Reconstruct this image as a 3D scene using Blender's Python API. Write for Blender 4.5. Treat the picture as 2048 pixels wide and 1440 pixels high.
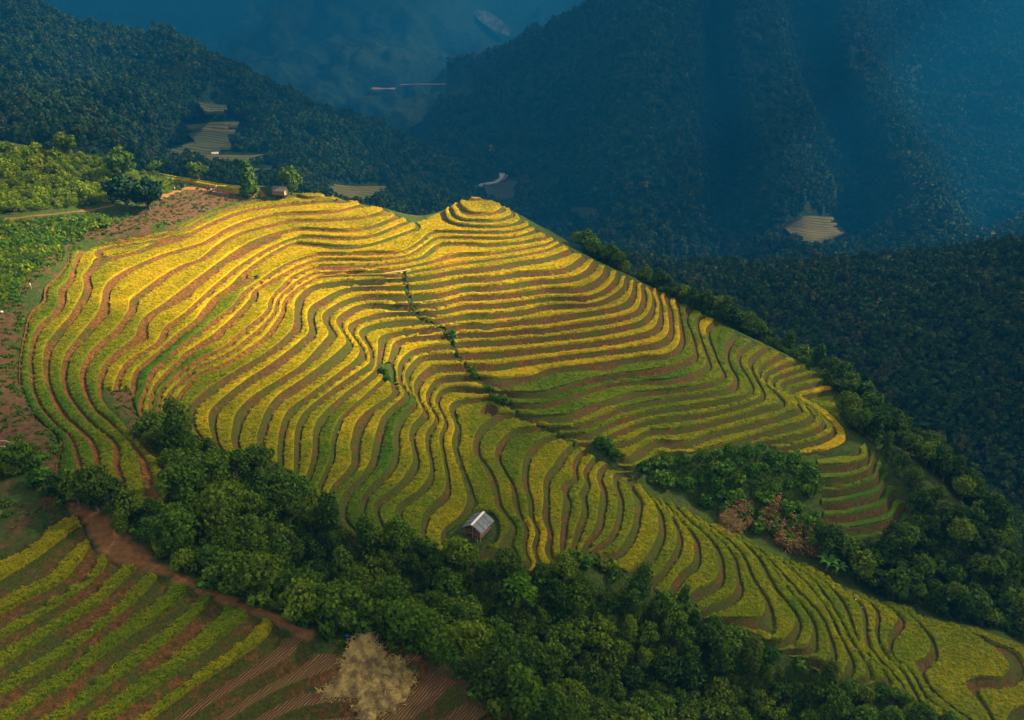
import bpy, math, random
import numpy as np
from mathutils import Vector

random.seed(7); RNG = np.random.default_rng(7)
for _o in list(bpy.data.objects): bpy.data.objects.remove(_o)
scene = bpy.context.scene
COL = scene.collection

# ---------------------------------------------------------------- camera
F_PX, PITCH = 1600.0, math.radians(26.0)
cam_data = bpy.data.cameras.new('camera')
cam_data.sensor_width = 36.0; cam_data.sensor_fit = 'HORIZONTAL'
cam_data.lens = 36.0 * F_PX / 2048.0
cam_data.clip_start = 1.0; cam_data.clip_end = 20000.0
cam = bpy.data.objects.new('camera', cam_data); COL.objects.link(cam)
cam.location = (0, 0, 0); cam.rotation_euler = (math.pi/2 - PITCH, 0, 0)
scene.camera = cam

# ---------------------------------------------------------------- light
SUN_ELEV, SUN_AZ = math.radians(36.0), math.radians(72.0)     # azimuth clockwise from +Y (away from the camera)
SUN_DIR = Vector((math.sin(SUN_AZ)*math.cos(SUN_ELEV), math.cos(SUN_AZ)*math.cos(SUN_ELEV), math.sin(SUN_ELEV)))
sun_data = bpy.data.lights.new('sun', 'SUN'); sun_data.energy = 5.0; sun_data.angle = math.radians(0.53)
sun_data.color = (1.0, 0.76, 0.43)
sun = bpy.data.objects.new('sun', sun_data); COL.objects.link(sun)
sun.rotation_euler = SUN_DIR.to_track_quat('Z', 'Y').to_euler()
world = bpy.data.worlds.new('World'); scene.world = world; world.use_nodes = True
wn = world.node_tree.nodes; wl = world.node_tree.links; wn.clear()
sky = wn.new('ShaderNodeTexSky'); sky.sky_type = 'NISHITA'; sky.sun_disc = False
sky.sun_elevation = SUN_ELEV; sky.sun_rotation = SUN_AZ
sky.altitude = 1200
bg = wn.new('ShaderNodeBackground'); bg.inputs['Strength'].default_value = 0.052
wo = wn.new('ShaderNodeOutputWorld')
wl.new(sky.outputs[0], bg.inputs['Color']); wl.new(bg.outputs[0], wo.inputs['Surface'])
vs = scene.view_settings
vs.view_transform = 'Standard'; vs.look = 'None'; vs.exposure = 1.95; vs.gamma = 1.0; vs.use_curve_mapping = False
scene.render.engine = 'CYCLES'
scene.cycles.max_bounces = 6; scene.cycles.diffuse_bounces = 2; scene.cycles.glossy_bounces = 1
scene.cycles.transmission_bounces = 2; scene.cycles.volume_bounces = 0; scene.cycles.transparent_max_bounces = 12

# ---------------------------------------------------------------- helpers
CP, SP = math.cos(PITCH), math.sin(PITCH)
def ray(px, py):
    """direction of sight through a pixel of the 2048 x 1440 photograph (arrays allowed)"""
    xc = (np.asarray(px, float) - 1024.0)/F_PX; yc = -(np.asarray(py, float) - 720.0)/F_PX
    return xc, CP + yc*SP, -SP + yc*CP
def H_of(t):
    """metres below the camera of terrace level t (levels count downhill)"""
    t = np.asarray(t, float)
    h = 70 + 0.76*np.minimum(t, 8) + 0.8*np.clip(t-8, 0, 5) + 1.45*np.clip(t-13, 0, 13) + 1.15*np.maximum(t-26, 0)
    return 0.8*h
def T_of(H):
    ts = np.linspace(-60, 700, 15201); return np.interp(H, H_of(ts), ts)
def plan(px, py, t):
    dx, dy, dz = ray(px, py); k = -H_of(t)/dz
    return dx*k, dy*k
def project(x, y, z):
    f = y*CP - z*SP; u = y*SP + z*CP
    return 1024 + F_PX*x/f, 720 - F_PX*u/f
def _h(ix, iy, seed):
    n = (ix.astype(np.int64)*374761393 + iy.astype(np.int64)*668265263 + seed*974634777) & 0x7fffffff
    n = ((n ^ (n >> 13))*1274126177) & 0x7fffffff
    return ((n ^ (n >> 16)) & 0xffff)/65535.0
def vnoise(x, y, seed=0):
    x = np.asarray(x, float); y = np.asarray(y, float)
    ix = np.floor(x); iy = np.floor(y); fx = x-ix; fy = y-iy
    fx = fx*fx*(3-2*fx); fy = fy*fy*(3-2*fy)
    a = _h(ix, iy, seed); b = _h(ix+1, iy, seed); c = _h(ix, iy+1, seed); d = _h(ix+1, iy+1, seed)
    return (a*(1-fx)+b*fx)*(1-fy) + (c*(1-fx)+d*fx)*fy
def fbm(x, y, seed=0, octv=4):
    s = 0; a = 0.5
    for i in range(octv):
        s = s + a*(vnoise(np.asarray(x)*2**i, np.asarray(y)*2**i, seed+i*17) - 0.5); a *= 0.5
    return s*2
def ridged(x, y, seed=0, octv=4):
    s = 0; a = 0.5
    for i in range(octv):
        s = s + a*(1-np.abs(2*vnoise(np.asarray(x)*2**i, np.asarray(y)*2**i, seed+i*31)-1)); a *= 0.5
    return s
def catmull(P, step):
    P = np.asarray(P, float)
    if len(P) < 2: return P
    Q = np.vstack([2*P[0]-P[1], P, 2*P[-1]-P[-2]]); out = []
    for i in range(1, len(Q)-2):
        p0, p1, p2, p3 = Q[i-1], Q[i], Q[i+1], Q[i+2]
        n = max(1, int(np.hypot(*(p2-p1)[:2])/step)); s = np.linspace(0, 1, n, endpoint=False)[:, None]
        out.append(0.5*((2*p1) + (-p0+p2)*s + (2*p0-5*p1+4*p2-p3)*s**2 + (-p0+3*p1-3*p2+p3)*s**3))
    out.append(P[-1:]); return np.vstack(out)

def tag(o, label=None, cat=None, group=None, kind=None):
    if label: o['label'] = label
    if cat: o['category'] = cat
    if group: o['group'] = group
    if kind: o['kind'] = kind
    return o
def empty(name, loc, rz=0.0, scale=1.0):
    o = bpy.data.objects.new(name, None); COL.objects.link(o)
    o.location = loc; o.rotation_euler = (0, 0, rz); o.scale = (scale,)*3; o.empty_display_size = 0.3
    return o
def mesh_obj(name, verts, faces, mat=None, parent=None, smooth=False, attrs=None, link=True):
    me = bpy.data.meshes.new(name)
    verts = np.asarray(verts, float)
    if isinstance(faces, np.ndarray):
        n, k = faces.shape
        me.vertices.add(len(verts)); me.vertices.foreach_set('co', verts.ravel())
        me.loops.add(n*k); me.loops.foreach_set('vertex_index', faces.astype(np.int32).ravel())
        me.polygons.add(n); me.polygons.foreach_set('loop_start', np.arange(0, n*k, k, dtype=np.int32))
        try: me.polygons.foreach_set('loop_total', np.full(n, k, dtype=np.int32))
        except Exception: pass
        me.update(calc_edges=True)
    else:
        me.from_pydata([tuple(v) for v in verts], [], faces); me.update()
    if smooth: me.polygons.foreach_set('use_smooth', np.ones(len(me.polygons), dtype=bool))
    for k, v in (attrs or {}).items():
        a = me.attributes.new(k, 'FLOAT', 'POINT'); a.data.foreach_set('value', np.asarray(v, np.float32))
    if mat is not None:
        for m in (mat if isinstance(mat, (list, tuple)) else [mat]): me.materials.append(m)
    o = bpy.data.objects.new(name, me)
    if link: COL.objects.link(o)
    if parent is not None: o.parent = parent
    return o
def copy_tree(o, parent=None):
    c = o.copy(); COL.objects.link(c); c.parent = parent
    for ch in o.children: copy_tree(ch, c)
    return c

# ---------------------------------------------------------------- materials
class NT:
    def __init__(s, name, rough=0.9):
        s.m = bpy.data.materials.new(name); s.m.use_nodes = True
        s.n = s.m.node_tree.nodes; s.l = s.m.node_tree.links; s.n.clear()
        s.out = s.n.new('ShaderNodeOutputMaterial'); s.b = s.n.new('ShaderNodeBsdfPrincipled')
        s.b.inputs['Roughness'].default_value = rough
        s.b.inputs['Specular IOR Level'].default_value = 0.12
        s.l.new(s.b.outputs[0], s.out.inputs['Surface'])
        g = s.n.new('ShaderNodeNewGeometry'); s.pos = g.outputs['Position']; s.geo = g
    def link(s, a, b): s.l.new(a, b)
    def noise(s, scale, detail=4, rough=0.6, vec=None, out='Fac'):
        n = s.n.new('ShaderNodeTexNoise'); n.inputs['Scale'].default_value = scale
        n.inputs['Detail'].default_value = detail; n.inputs['Roughness'].default_value = rough
        s.link(vec or s.pos, n.inputs['Vector']); return n.outputs[out]
    def vscale(s, v):
        n = s.n.new('ShaderNodeVectorMath'); n.operation = 'MULTIPLY'
        s.link(s.pos, n.inputs[0]); n.inputs[1].default_value = v; return n.outputs[0]
    def ramp(s, fac, stops, interp='LINEAR'):
        r = s.n.new('ShaderNodeValToRGB'); r.color_ramp.interpolation = interp; e = r.color_ramp.elements
        while len(e) < len(stops): e.new(0.5)
        for el, (p, c) in zip(e, stops):
            el.position = p; el.color = (*c, 1) if len(c) == 3 else c
        s.link(fac, r.inputs[0]); return r.outputs[0]
    def fmap(s, fac, a, b, c=0.0, d=1.0):
        r = s.n.new('ShaderNodeMapRange'); r.inputs[1].default_value = a; r.inputs[2].default_value = b
        r.inputs[3].default_value = c; r.inputs[4].default_value = d; s.link(fac, r.inputs[0]); return r.outputs[0]
    def mix(s, fac, a, b, mode='MIX'):
        m = s.n.new('ShaderNodeMix'); m.data_type = 'RGBA'; m.blend_type = mode
        if isinstance(fac, (int, float)): m.inputs[0].default_value = fac
        else: s.link(fac, m.inputs[0])
        for i, c in ((6, a), (7, b)):
            if isinstance(c, tuple): m.inputs[i].default_value = (*c, 1)
            else: s.link(c, m.inputs[i])
        return m.outputs[2]
    def math(s, op, a, b=0.0):
        m = s.n.new('ShaderNodeMath'); m.operation = op
        for i, c in ((0, a), (1, b)):
            if isinstance(c, (int, float)): m.inputs[i].default_value = c
            else: s.link(c, m.inputs[i])
        return m.outputs[0]
    def attr(s, name):
        a = s.n.new('ShaderNodeAttribute'); a.attribute_name = name; return a.outputs['Fac']
    def rand(s):
        return s.n.new('ShaderNodeObjectInfo').outputs['Random']
    def color(s, c):
        if isinstance(c, tuple): s.b.inputs['Base Color'].default_value = (*c, 1)
        else: s.link(c, s.b.inputs['Base Color'])
    def bump(s, h, dist=0.1, strength=1.0):
        b = s.n.new('ShaderNodeBump'); b.inputs['Distance'].default_value = dist; b.inputs['Strength'].default_value = strength
        s.link(h, b.inputs['Height']); s.link(b.outputs[0], s.b.inputs['Normal'])

def mat_rice():
    s = NT('rice_crop')
    r = s.math('ADD', s.attr('ripe'), s.fmap(s.noise(0.11, 3), 0.3, 0.7, -0.16, 0.16))
    r = s.math('ADD', r, s.fmap(s.noise(1.3, 4, .75), 0.3, 0.7, -0.20, 0.20))
    c = s.ramp(r, [(0.0, (0.060, 0.150, 0.006)), (0.35, (0.165, 0.215, 0.004)), (0.65, (0.34, 0.30, 0.003)), (0.85, (0.56, 0.425, 0.003)), (1.0, (0.62, 0.40, 0.004))])
    fine = s.noise(3.2, 4, .85)
    c = s.mix(s.fmap(fine, 0.46, 0.62), c, s.mix(1.0, c, (0.30, 0.36, 0.3), 'MULTIPLY'))
    hi = s.noise(7.0, 2, .7)
    c = s.mix(s.fmap(hi, 0.55, 0.72, 0, .5), c, s.mix(1.0, c, (1.45, 1.35, 1.2), 'MULTIPLY'))
    s.color(c); s.bump(s.math('ADD', fine, s.noise(1.1, 2)), 0.35, 0.9)
    s.b.inputs['Roughness'].default_value = 0.85
    return s.m
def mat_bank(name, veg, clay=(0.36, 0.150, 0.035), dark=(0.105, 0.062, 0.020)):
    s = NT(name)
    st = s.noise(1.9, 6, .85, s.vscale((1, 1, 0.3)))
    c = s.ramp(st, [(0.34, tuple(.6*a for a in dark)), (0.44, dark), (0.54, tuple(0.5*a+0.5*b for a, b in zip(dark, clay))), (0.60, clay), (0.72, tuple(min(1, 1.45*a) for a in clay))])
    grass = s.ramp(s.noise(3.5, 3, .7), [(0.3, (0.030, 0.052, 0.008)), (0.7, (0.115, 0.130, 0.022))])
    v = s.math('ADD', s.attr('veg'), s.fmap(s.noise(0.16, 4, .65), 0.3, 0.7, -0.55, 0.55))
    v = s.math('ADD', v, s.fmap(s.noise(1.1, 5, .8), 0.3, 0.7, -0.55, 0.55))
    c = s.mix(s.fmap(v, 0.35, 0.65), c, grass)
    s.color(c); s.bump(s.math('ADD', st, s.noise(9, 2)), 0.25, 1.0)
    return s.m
def mat_stubble():
    s = NT('rice_stubble')
    w = s.n.new('ShaderNodeTexWave'); w.wave_type = 'BANDS'; w.bands_direction = 'DIAGONAL'
    w.inputs['Scale'].default_value = 1.7; w.inputs['Distortion'].default_value = 5.0; w.inputs['Detail'].default_value = 2
    w.inputs['Detail Scale'].default_value = 0.6
    s.link(s.vscale((1, -0.6, 0)), w.inputs['Vector'])
    c = s.mix(s.fmap(w.outputs['Fac'], 0.3, 0.7), (0.13, 0.072, 0.036), (0.26, 0.155, 0.070))
    c = s.mix(s.fmap(s.noise(6, 3, .8), 0.4, 0.65), c, s.mix(1.0, c, (0.45, 0.5, 0.4), 'MULTIPLY'))
    c = s.mix(s.fmap(s.noise(0.25, 3), 0.55, 0.72), c, (0.15, 0.105, 0.036))
    s.color(c); s.bump(w.outputs['Fac'], 0.15, 1.0); return s.m
def mat_ground():
    s = NT('hillside_ground')
    g = s.ramp(s.noise(1.6, 5, .75), [(0.3, (0.022, 0.048, 0.010)), (0.55, (0.060, 0.105, 0.020)), (0.75, (0.12, 0.15, 0.04))])
    b = s.ramp(s.noise(1.1, 5, .75), [(0.3, (0.075, 0.048, 0.028)), (0.6, (0.17, 0.098, 0.050)), (0.8, (0.27, 0.15, 0.075))])
    e = s.math('ADD', s.attr('earth'), s.fmap(s.noise(0.25, 5, .7), 0.3, 0.7, -0.45, 0.45))
    c = s.mix(s.fmap(e, 0.40, 0.62), g, b)
    c = s.mix(s.fmap(s.attr('trail'), 0.3, 0.7), c, s.ramp(s.noise(1.5, 4), [(0.3, (0.30, 0.115, 0.045)), (0.7, (0.52, 0.25, 0.10))]))
    s.color(c); s.bump(s.noise(2.5, 5, .8), 0.5, 1.0); return s.m
def mat_leaf(name, cols, trans=0.32, var=0.3):
    s = NT(name, 0.75)
    if len(cols) == 1: cols = cols*2
    c = s.ramp(s.rand(), [(i/max(1, len(cols)-1), q) for i, q in enumerate(cols)])
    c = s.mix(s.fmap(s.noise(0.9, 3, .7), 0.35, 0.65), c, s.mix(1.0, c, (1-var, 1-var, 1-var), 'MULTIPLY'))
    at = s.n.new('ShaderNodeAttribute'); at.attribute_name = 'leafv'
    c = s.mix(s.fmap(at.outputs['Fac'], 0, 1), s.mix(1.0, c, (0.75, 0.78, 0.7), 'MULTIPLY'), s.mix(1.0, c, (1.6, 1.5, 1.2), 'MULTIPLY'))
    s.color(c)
    t = s.n.new('ShaderNodeBsdfTranslucent'); s.link(c, t.inputs[0])
    m = s.n.new('ShaderNodeMixShader'); m.inputs[0].default_value = trans
    s.link(s.b.outputs[0], m.inputs[1]); s.link(t.outputs[0], m.inputs[2]); s.link(m.outputs[0], s.out.inputs['Surface'])
    return s.m
def mat_plain(name, c, rough=0.8, c2=None, scale=3.0, metal=0.0):
    s = NT(name, rough); s.b.inputs['Metallic'].default_value = metal
    if c2: s.color(s.mix(s.fmap(s.noise(scale, 4, .7), 0.35, 0.65), c, c2)); s.bump(s.noise(scale*3, 3), 0.02, .6)
    else: s.color(c)
    return s.m
# ---------------------------------------------------------------- terrace contours
# outer (downhill) edge of every terrace, followed in the photograph; each level is one height,
# so every line of sight meets its level plane at one point of the real hillside
CONT = []
def C(t, *pts): CONT.append((float(t), [(pts[i], pts[i+1]) for i in range(0, len(pts), 2)]))
C(0, 590,386, 556,390, 498,398, 434,414, 347,455, 293,468, 215,480, 150,492, 137,505, 135,524, 110,555, 90,575, 86,600, 59,626, 49,665, 39,724, 38,760, 50,800, 70,832, 115,870, 120,894, 112,925, 108,957)
C(1, 595,391, 556,397, 498,405, 439,423, 400,440, 371,456, 293,475, 215,487, 172,497, 154,511, 143,538, 137,560, 117,581, 117,605, 103,630, 76,655, 62,687, 58,714, 58,740, 62,780, 75,810, 108,850, 128,865, 140,885, 152,930, 151,957)
C(2, 660,394, 671,400, 644,403, 595,407, 556,410, 498,419, 449,434, 400,456, 365,471, 293,489, 234,503, 199,517, 176,542, 166,554, 169,577, 156,605, 144,626, 125,651, 98,685, 90,714, 88,740, 97,780, 112,815, 130,840, 150,855, 175,880, 187,905, 192,940, 192,968)
C(3, 712,406, 715,410, 673,421, 634,425, 576,427, 517,434, 459,454, 429,471, 400,487, 332,507, 293,522, 254,540, 225,558, 209,577, 203,605, 197,626, 176,651, 152,681, 133,706, 125,733, 122,750, 130,785, 150,815, 180,850, 215,875, 227,900, 227,930, 238,960, 238,990)
C(4, 765,419, 761,423, 732,432, 693,437, 634,440, 576,442, 537,450, 478,466, 439,487, 400,517, 361,532, 322,554, 283,583, 262,601, 256,624, 230,659, 195,690, 172,718, 161,745, 165,780, 185,820, 225,855, 260,885, 278,920, 285,960, 292,1000, 297,1018)
C(5, 789,429, 781,436, 742,452, 693,460, 634,458, 595,457, 556,464, 517,477, 478,497, 439,524, 400,553, 342,597, 293,632, 279,651, 271,673, 254,688, 215,720, 202,742, 196,765, 200,795, 218,820, 245,845, 285,890, 320,930, 335,980, 336,997)
C(6, 813,443, 800,447, 781,456, 742,470, 693,476, 634,473, 595,474, 556,487, 517,507, 478,532, 439,563, 400,598, 367,628, 330,655, 318,680, 300,695, 265,715, 245,735, 238,750, 228,780)
C(7, 832,456, 800,468, 781,475, 742,487, 693,493, 634,489, 586,487, 556,499, 517,522, 478,552, 459,573, 425,597, 400,628, 385,645, 351,671, 320,700, 293,722, 271,742, 262,768)
C(8, 1056,452, 1034,459, 995,464, 937,464, 888,463, 859,466, 839,482, 800,503, 742,505, 693,507, 634,509, 595,518, 556,536, 517,563, 484,587, 468,610, 429,640, 400,662, 361,692, 325,722, 300,745, 287,785, 278,815, 280,835)
C(7, 892,425, 895,439, 917,448, 956,453, 995,452, 1025,448, 1039,440)
C(6, 903,413, 909,429, 927,439, 966,441, 995,439, 1021,430)
C(5, 920,405, 929,417, 943,426, 966,427, 986,424, 1000,416, 995,408, 976,401, 956,399, 937,400, 920,405)
C(9, 1066,462, 1034,472, 995,476, 937,475, 888,474, 868,476, 849,489, 820,507, 800,513, 742,519, 693,518, 634,520, 595,532, 576,542, 537,563, 507,581, 498,600, 478,622, 449,650, 420,675, 400,687, 361,712)
C(10, 1089,474, 1034,484, 976,489, 917,487, 878,489, 859,501, 839,515, 800,524, 734,530, 634,534, 600,545, 583,553, 566,569, 541,598, 535,618, 517,637, 478,667, 449,693, 400,716, 363,740, 332,769, 318,789, 316,828, 322,843)
C(11, 1105,482, 1083,490, 1034,499, 976,507, 927,508, 888,513, 859,523, 800,536, 734,542, 634,545, 604,556)
C(12, 1116,488, 1093,499, 1034,511, 976,519, 917,526, 878,534, 825,542, 800,548, 734,549, 680,550, 634,555, 615,564, 599,573, 576,591, 566,604, 562,624, 552,643, 527,675, 478,710, 439,732, 400,745, 370,775, 352,800, 345,820, 345,850)
C(13, 1134,500, 1093,515, 1034,524, 976,534, 917,540, 859,550, 812,556, 732,560, 673,564, 634,569, 615,577, 595,597, 591,614, 589,648, 576,669, 537,702, 478,738, 429,769, 404,788, 377,818, 381,850, 398,873)
C(14, 1161,515, 1132,534, 1093,542, 1034,546, 976,554, 917,558, 859,568, 812,572, 712,574, 673,583, 644,599, 621,614, 615,634, 618,663, 605,679, 556,718, 498,757, 449,794, 423,820, 419,845, 429,884, 453,913)
C(15, 1184,524, 1174,539, 1149,552, 1112,558, 1054,563, 986,573, 927,575, 878,587, 818,591, 732,592, 693,599, 664,614, 646,630, 648,650, 658,665, 650,679, 605,728, 556,761, 507,792, 478,820, 466,855, 464,884, 478,917)
C(16, 1208,536, 1207,544, 1188,562, 1149,576, 1093,577, 1044,585, 986,591, 927,593, 878,605, 823,610, 732,608, 693,622, 673,640, 681,660, 693,679, 689,691, 654,722, 595,765, 556,792, 533,822, 517,865, 515,894, 520,917)
C(17, 1231,547, 1229,558, 1207,580, 1168,593, 1093,595, 1044,602, 986,608, 927,611, 878,621, 826,624, 765,626, 725,636, 700,648, 697,662, 712,682, 720,697, 712,718, 673,749, 615,792, 576,822, 562,855, 556,894, 556,922)
C(18, 1249,557, 1245,574, 1217,595, 1178,607, 1093,611, 1044,621, 986,628, 927,630, 878,638, 800,641, 755,647, 725,657, 718,668, 722,677, 737,697, 741,724, 715,744, 673,773, 615,818, 593,855, 589,913, 589,942)
C(19, 1267,563, 1264,585, 1250,605, 1217,617, 1159,626, 1100,634, 1044,641, 986,647, 927,650, 882,655, 837,658, 788,665, 760,675, 757,699, 752,735, 735,755, 693,786, 650,824, 629,855, 625,913, 607,969)
C(20, 1281,571, 1283,597, 1272,621, 1237,634, 1178,644, 1100,656, 1040,660, 986,664, 913,668, 889,669, 817,675, 792,683, 784,695, 778,720, 767,755, 732,790, 681,837, 666,874, 660,919, 640,969, 630,1004)
C(21, 1295,574, 1303,585, 1303,613, 1286,638, 1246,652, 1178,664, 1100,673, 1040,678, 986,682, 913,686, 837,697, 809,712, 796,738, 800,767, 809,784, 805,796, 784,814, 764,835, 753,865, 745,900, 740,924, 726,948, 685,993, 677,1036, 697,1071)
C(22, 1310,580, 1315,593, 1319,617, 1317,640, 1301,660, 1256,673, 1178,685, 1100,694, 1040,701, 986,705, 914,708, 846,712, 825,726, 811,747, 815,768, 828,790, 826,808, 805,828, 790,859, 788,899, 775,938, 740,975, 722,1004, 722,1045, 755,1081)
C(23, 1328,592, 1336,626, 1338,660, 1321,681, 1276,693, 1178,705, 1100,715, 1040,723, 986,730, 930,731, 866,734, 841,749, 829,769, 833,794, 846,816, 845,828, 825,851, 819,874, 825,903, 826,924, 814,948, 790,975, 751,1006, 751,1032, 767,1067)
C(24, 1350,604, 1358,632, 1360,656, 1358,687, 1334,707, 1276,714, 1178,728, 1100,738, 1060,752, 1000,757, 950,752, 895,755, 870,761, 856,786, 856,808, 870,831, 866,847, 854,865, 852,894, 859,919, 859,954, 833,985, 798,1008, 792,1036, 802,1071)
C(25, 1372,615, 1369,639, 1378,659, 1387,702, 1377,718, 1340,733, 1293,742, 1234,750, 1176,760, 1117,777, 1078,786, 1000,784, 966,778, 915,774, 886,779, 872,796, 874,812, 888,835, 888,851, 880,870, 882,894, 892,954, 888,987, 853,1020, 843,1055, 849,1087)
C(26, 1400,630, 1390,645, 1404,694, 1413,727, 1389,746, 1340,760, 1293,761, 1215,769, 1156,787, 1098,806, 1039,810, 1015,804, 991,795, 954,797, 915,802, 899,816, 903,835, 911,855, 904,890, 921,948, 935,997, 921,1032, 888,1059, 882,1085, 892,1108)
C(27, 1424,644, 1412,660, 1418,690, 1432,723, 1443,754, 1399,772, 1332,781, 1264,787, 1234,797, 1176,814, 1137,830, 1078,834, 1036,828, 993,833, 970,847, 952,868, 948,904, 969,939, 980,968, 990,1005, 998,1022, 1012,1040, 1021,1055, 1000,1090, 1004,1126)
C(28, 1465,668, 1449,694, 1453,727, 1467,756, 1451,778, 1399,789, 1340,797, 1254,814, 1215,826, 1176,845, 1137,855, 1083,855, 1032,861, 1007,876, 993,900, 992,919, 1008,948, 1023,978, 1025,1005, 1037,1032, 1049,1056, 1045,1085)
C(29, 1500,687, 1477,705, 1475,729, 1492,754, 1500,776, 1481,793, 1418,807, 1332,818, 1273,830, 1215,849, 1176,867, 1115,870, 1078,883, 1059,900, 1049,916, 1045,945, 1047,974, 1057,1005, 1061,1036, 1072,1066, 1065,1095, 1076,1134)
C(30, 1527,694, 1500,715, 1496,733, 1512,762, 1522,789, 1496,805, 1418,825, 1340,836, 1293,843, 1234,863, 1195,883, 1148,889, 1117,916, 1107,931, 1090,955, 1088,1005, 1086,1036, 1096,1068, 1092,1105, 1110,1134)
C(31, 1557,710, 1520,735, 1520,756, 1545,786, 1557,807, 1516,819, 1418,846, 1351,859, 1293,863, 1264,880, 1230,888)
C(31, 1162,900, 1145,928, 1146,955, 1123,974, 1129,1002, 1125,1015, 1123,1046, 1121,1095, 1125,1124)
C(32, 1586,722, 1535,744, 1531,764, 1574,791, 1596,815, 1584,823, 1516,844, 1418,868, 1371,884, 1312,884, 1273,902, 1244,920)
C(32, 1184,918, 1166,945, 1170,967, 1158,989, 1164,1021, 1150,1066, 1139,1114)
C(33, 1610,736, 1555,752, 1545,770, 1584,795, 1619,825, 1613,838, 1595,847, 1537,862, 1464,884, 1400,901, 1371,905, 1322,906, 1293,920, 1268,932)
C(33, 1207,931, 1193,951, 1201,984, 1197,1021, 1191,1052, 1170,1089)
C(34, 1629,747, 1574,762, 1561,774, 1604,805, 1641,835, 1634,857, 1576,876, 1525,882)
C(34, 1230,945, 1227,967, 1236,1000, 1234,1021, 1225,1062, 1193,1095)
C(35, 1648,762, 1590,777, 1580,787, 1623,815, 1662,850, 1658,868, 1615,886, 1558,896)
C(35, 1254,957, 1258,980, 1270,1005, 1268,1030, 1260,1066, 1232,1105, 1200,1112)
C(36, 1662,780, 1620,790, 1604,795, 1654,825, 1685,859, 1689,884, 1654,901, 1597,908)
C(36, 1283,975, 1311,1013, 1317,1066, 1292,1115, 1262,1142)
C(37, 1313,1000, 1339,1029, 1354,1068, 1350,1098, 1325,1141, 1300,1160)
C(38, 1325,1002, 1358,1039, 1385,1078, 1387,1121, 1358,1150, 1331,1191)
C(39, 1346,1010, 1378,1045, 1417,1080, 1434,1117, 1432,1160, 1385,1188)
C(40, 1374,1020, 1417,1062, 1456,1100, 1469,1137, 1467,1188, 1405,1223)
C(41, 1409,1045, 1475,1102, 1499,1152, 1530,1211, 1520,1236, 1475,1240)
C(42, 1442,1053, 1499,1102, 1544,1176, 1587,1230, 1587,1258, 1560,1285)
C(43, 1475,1070, 1524,1109, 1573,1176, 1614,1230, 1624,1270, 1610,1300)
C(44, 1510,1090, 1553,1137, 1592,1182, 1641,1238, 1662,1301, 1655,1335)
C(45, 1546,1111, 1612,1170, 1651,1219, 1668,1254, 1695,1312, 1690,1340, 1673,1363)
C(46, 1569,1121, 1631,1170, 1677,1238, 1699,1281, 1724,1318, 1734,1355)
C(47, 1587,1125, 1651,1168, 1687,1219, 1710,1273, 1751,1328, 1775,1361)
C(48, 1612,1129, 1668,1170, 1718,1211, 1726,1242, 1732,1287, 1765,1328, 1810,1379)
C(49, 1693,1183, 1742,1211, 1751,1242, 1751,1269, 1767,1306, 1810,1355, 1835,1400)
C(50, 1750,1203, 1793,1230, 1792,1246, 1775,1277, 1783,1312, 1824,1347, 1853,1400, 1882,1420)
C(51, 1790,1208, 1836,1250, 1861,1290, 1850,1320, 1830,1330, 1860,1380, 1905,1420, 1940,1445)
C(52, 1860,1245, 1941,1269, 2005,1314, 2017,1342, 2000,1357, 1951,1357, 1931,1370, 1960,1410, 1985,1445)
C(53, 1960,1262, 2048,1300, 2090,1360, 2080,1400, 2030,1420, 2010,1450)
# small vegetable terraces under the spur
C(37.5, 1634,930, 1693,929, 1732,917, 1735,900)
C(39, 1644,960, 1693,955, 1736,938, 1746,918)
C(40.5, 1644,982, 1693,977, 1750,958, 1758,935)
C(42, 1646,1007, 1693,1003, 1755,985, 1768,955)
C(43.5, 1650,1033, 1700,1029, 1765,1012, 1782,985)
C(45, 1655,1060, 1710,1056, 1778,1040, 1800,1010)
C(46.5, 1665,1085, 1720,1081, 1790,1066, 1815,1040)
# near terraces beside the camera
C(4, -60,1155, 0,1120, 34,1104, 75,1075, 114,1040, 150,1030)
C(5, -60,1200, 0,1164, 59,1129, 117,1087, 160,1053)
C(6, -60,1262, 0,1233, 67,1197, 124,1167, 164,1124, 183,1095)
C(7, -60,1322, 0,1284, 40,1262, 92,1229, 151,1192, 184,1167, 219,1129, 225,1108)
C(8, -60,1378, 0,1341, 84,1284, 139,1252, 201,1210, 260,1154, 279,1134)
C(9, -60,1437, 0,1398, 67,1356, 151,1299, 201,1262, 268,1210, 285,1194, 321,1153)
C(10, -50,1490, 33,1440, 100,1394, 142,1371, 209,1311, 300,1250, 342,1222, 364,1200, 378,1181)
C(11, 20,1515, 134,1440, 218,1374, 285,1326, 343,1284, 400,1230, 427,1202)
C(12, 120,1510, 226,1440, 285,1398, 343,1357, 426,1294, 496,1236, 500,1222)
C(13, 210,1510, 308,1438, 359,1398, 417,1359, 467,1327, 529,1282, 549,1248)
C(14, 265,1510, 375,1440, 434,1401, 501,1361, 576,1317, 602,1284)
C(15, 345,1510, 459,1440, 509,1409, 576,1372, 643,1347, 677,1333, 700,1312)
C(16, 430,1510, 551,1440, 593,1419, 643,1408, 711,1400, 770,1370, 835,1318)
C(17, 560,1560, 650,1500, 740,1460, 820,1440, 880,1400, 905,1370)
C(18, 760,1560, 860,1500, 930,1460, 975,1425)

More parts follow.
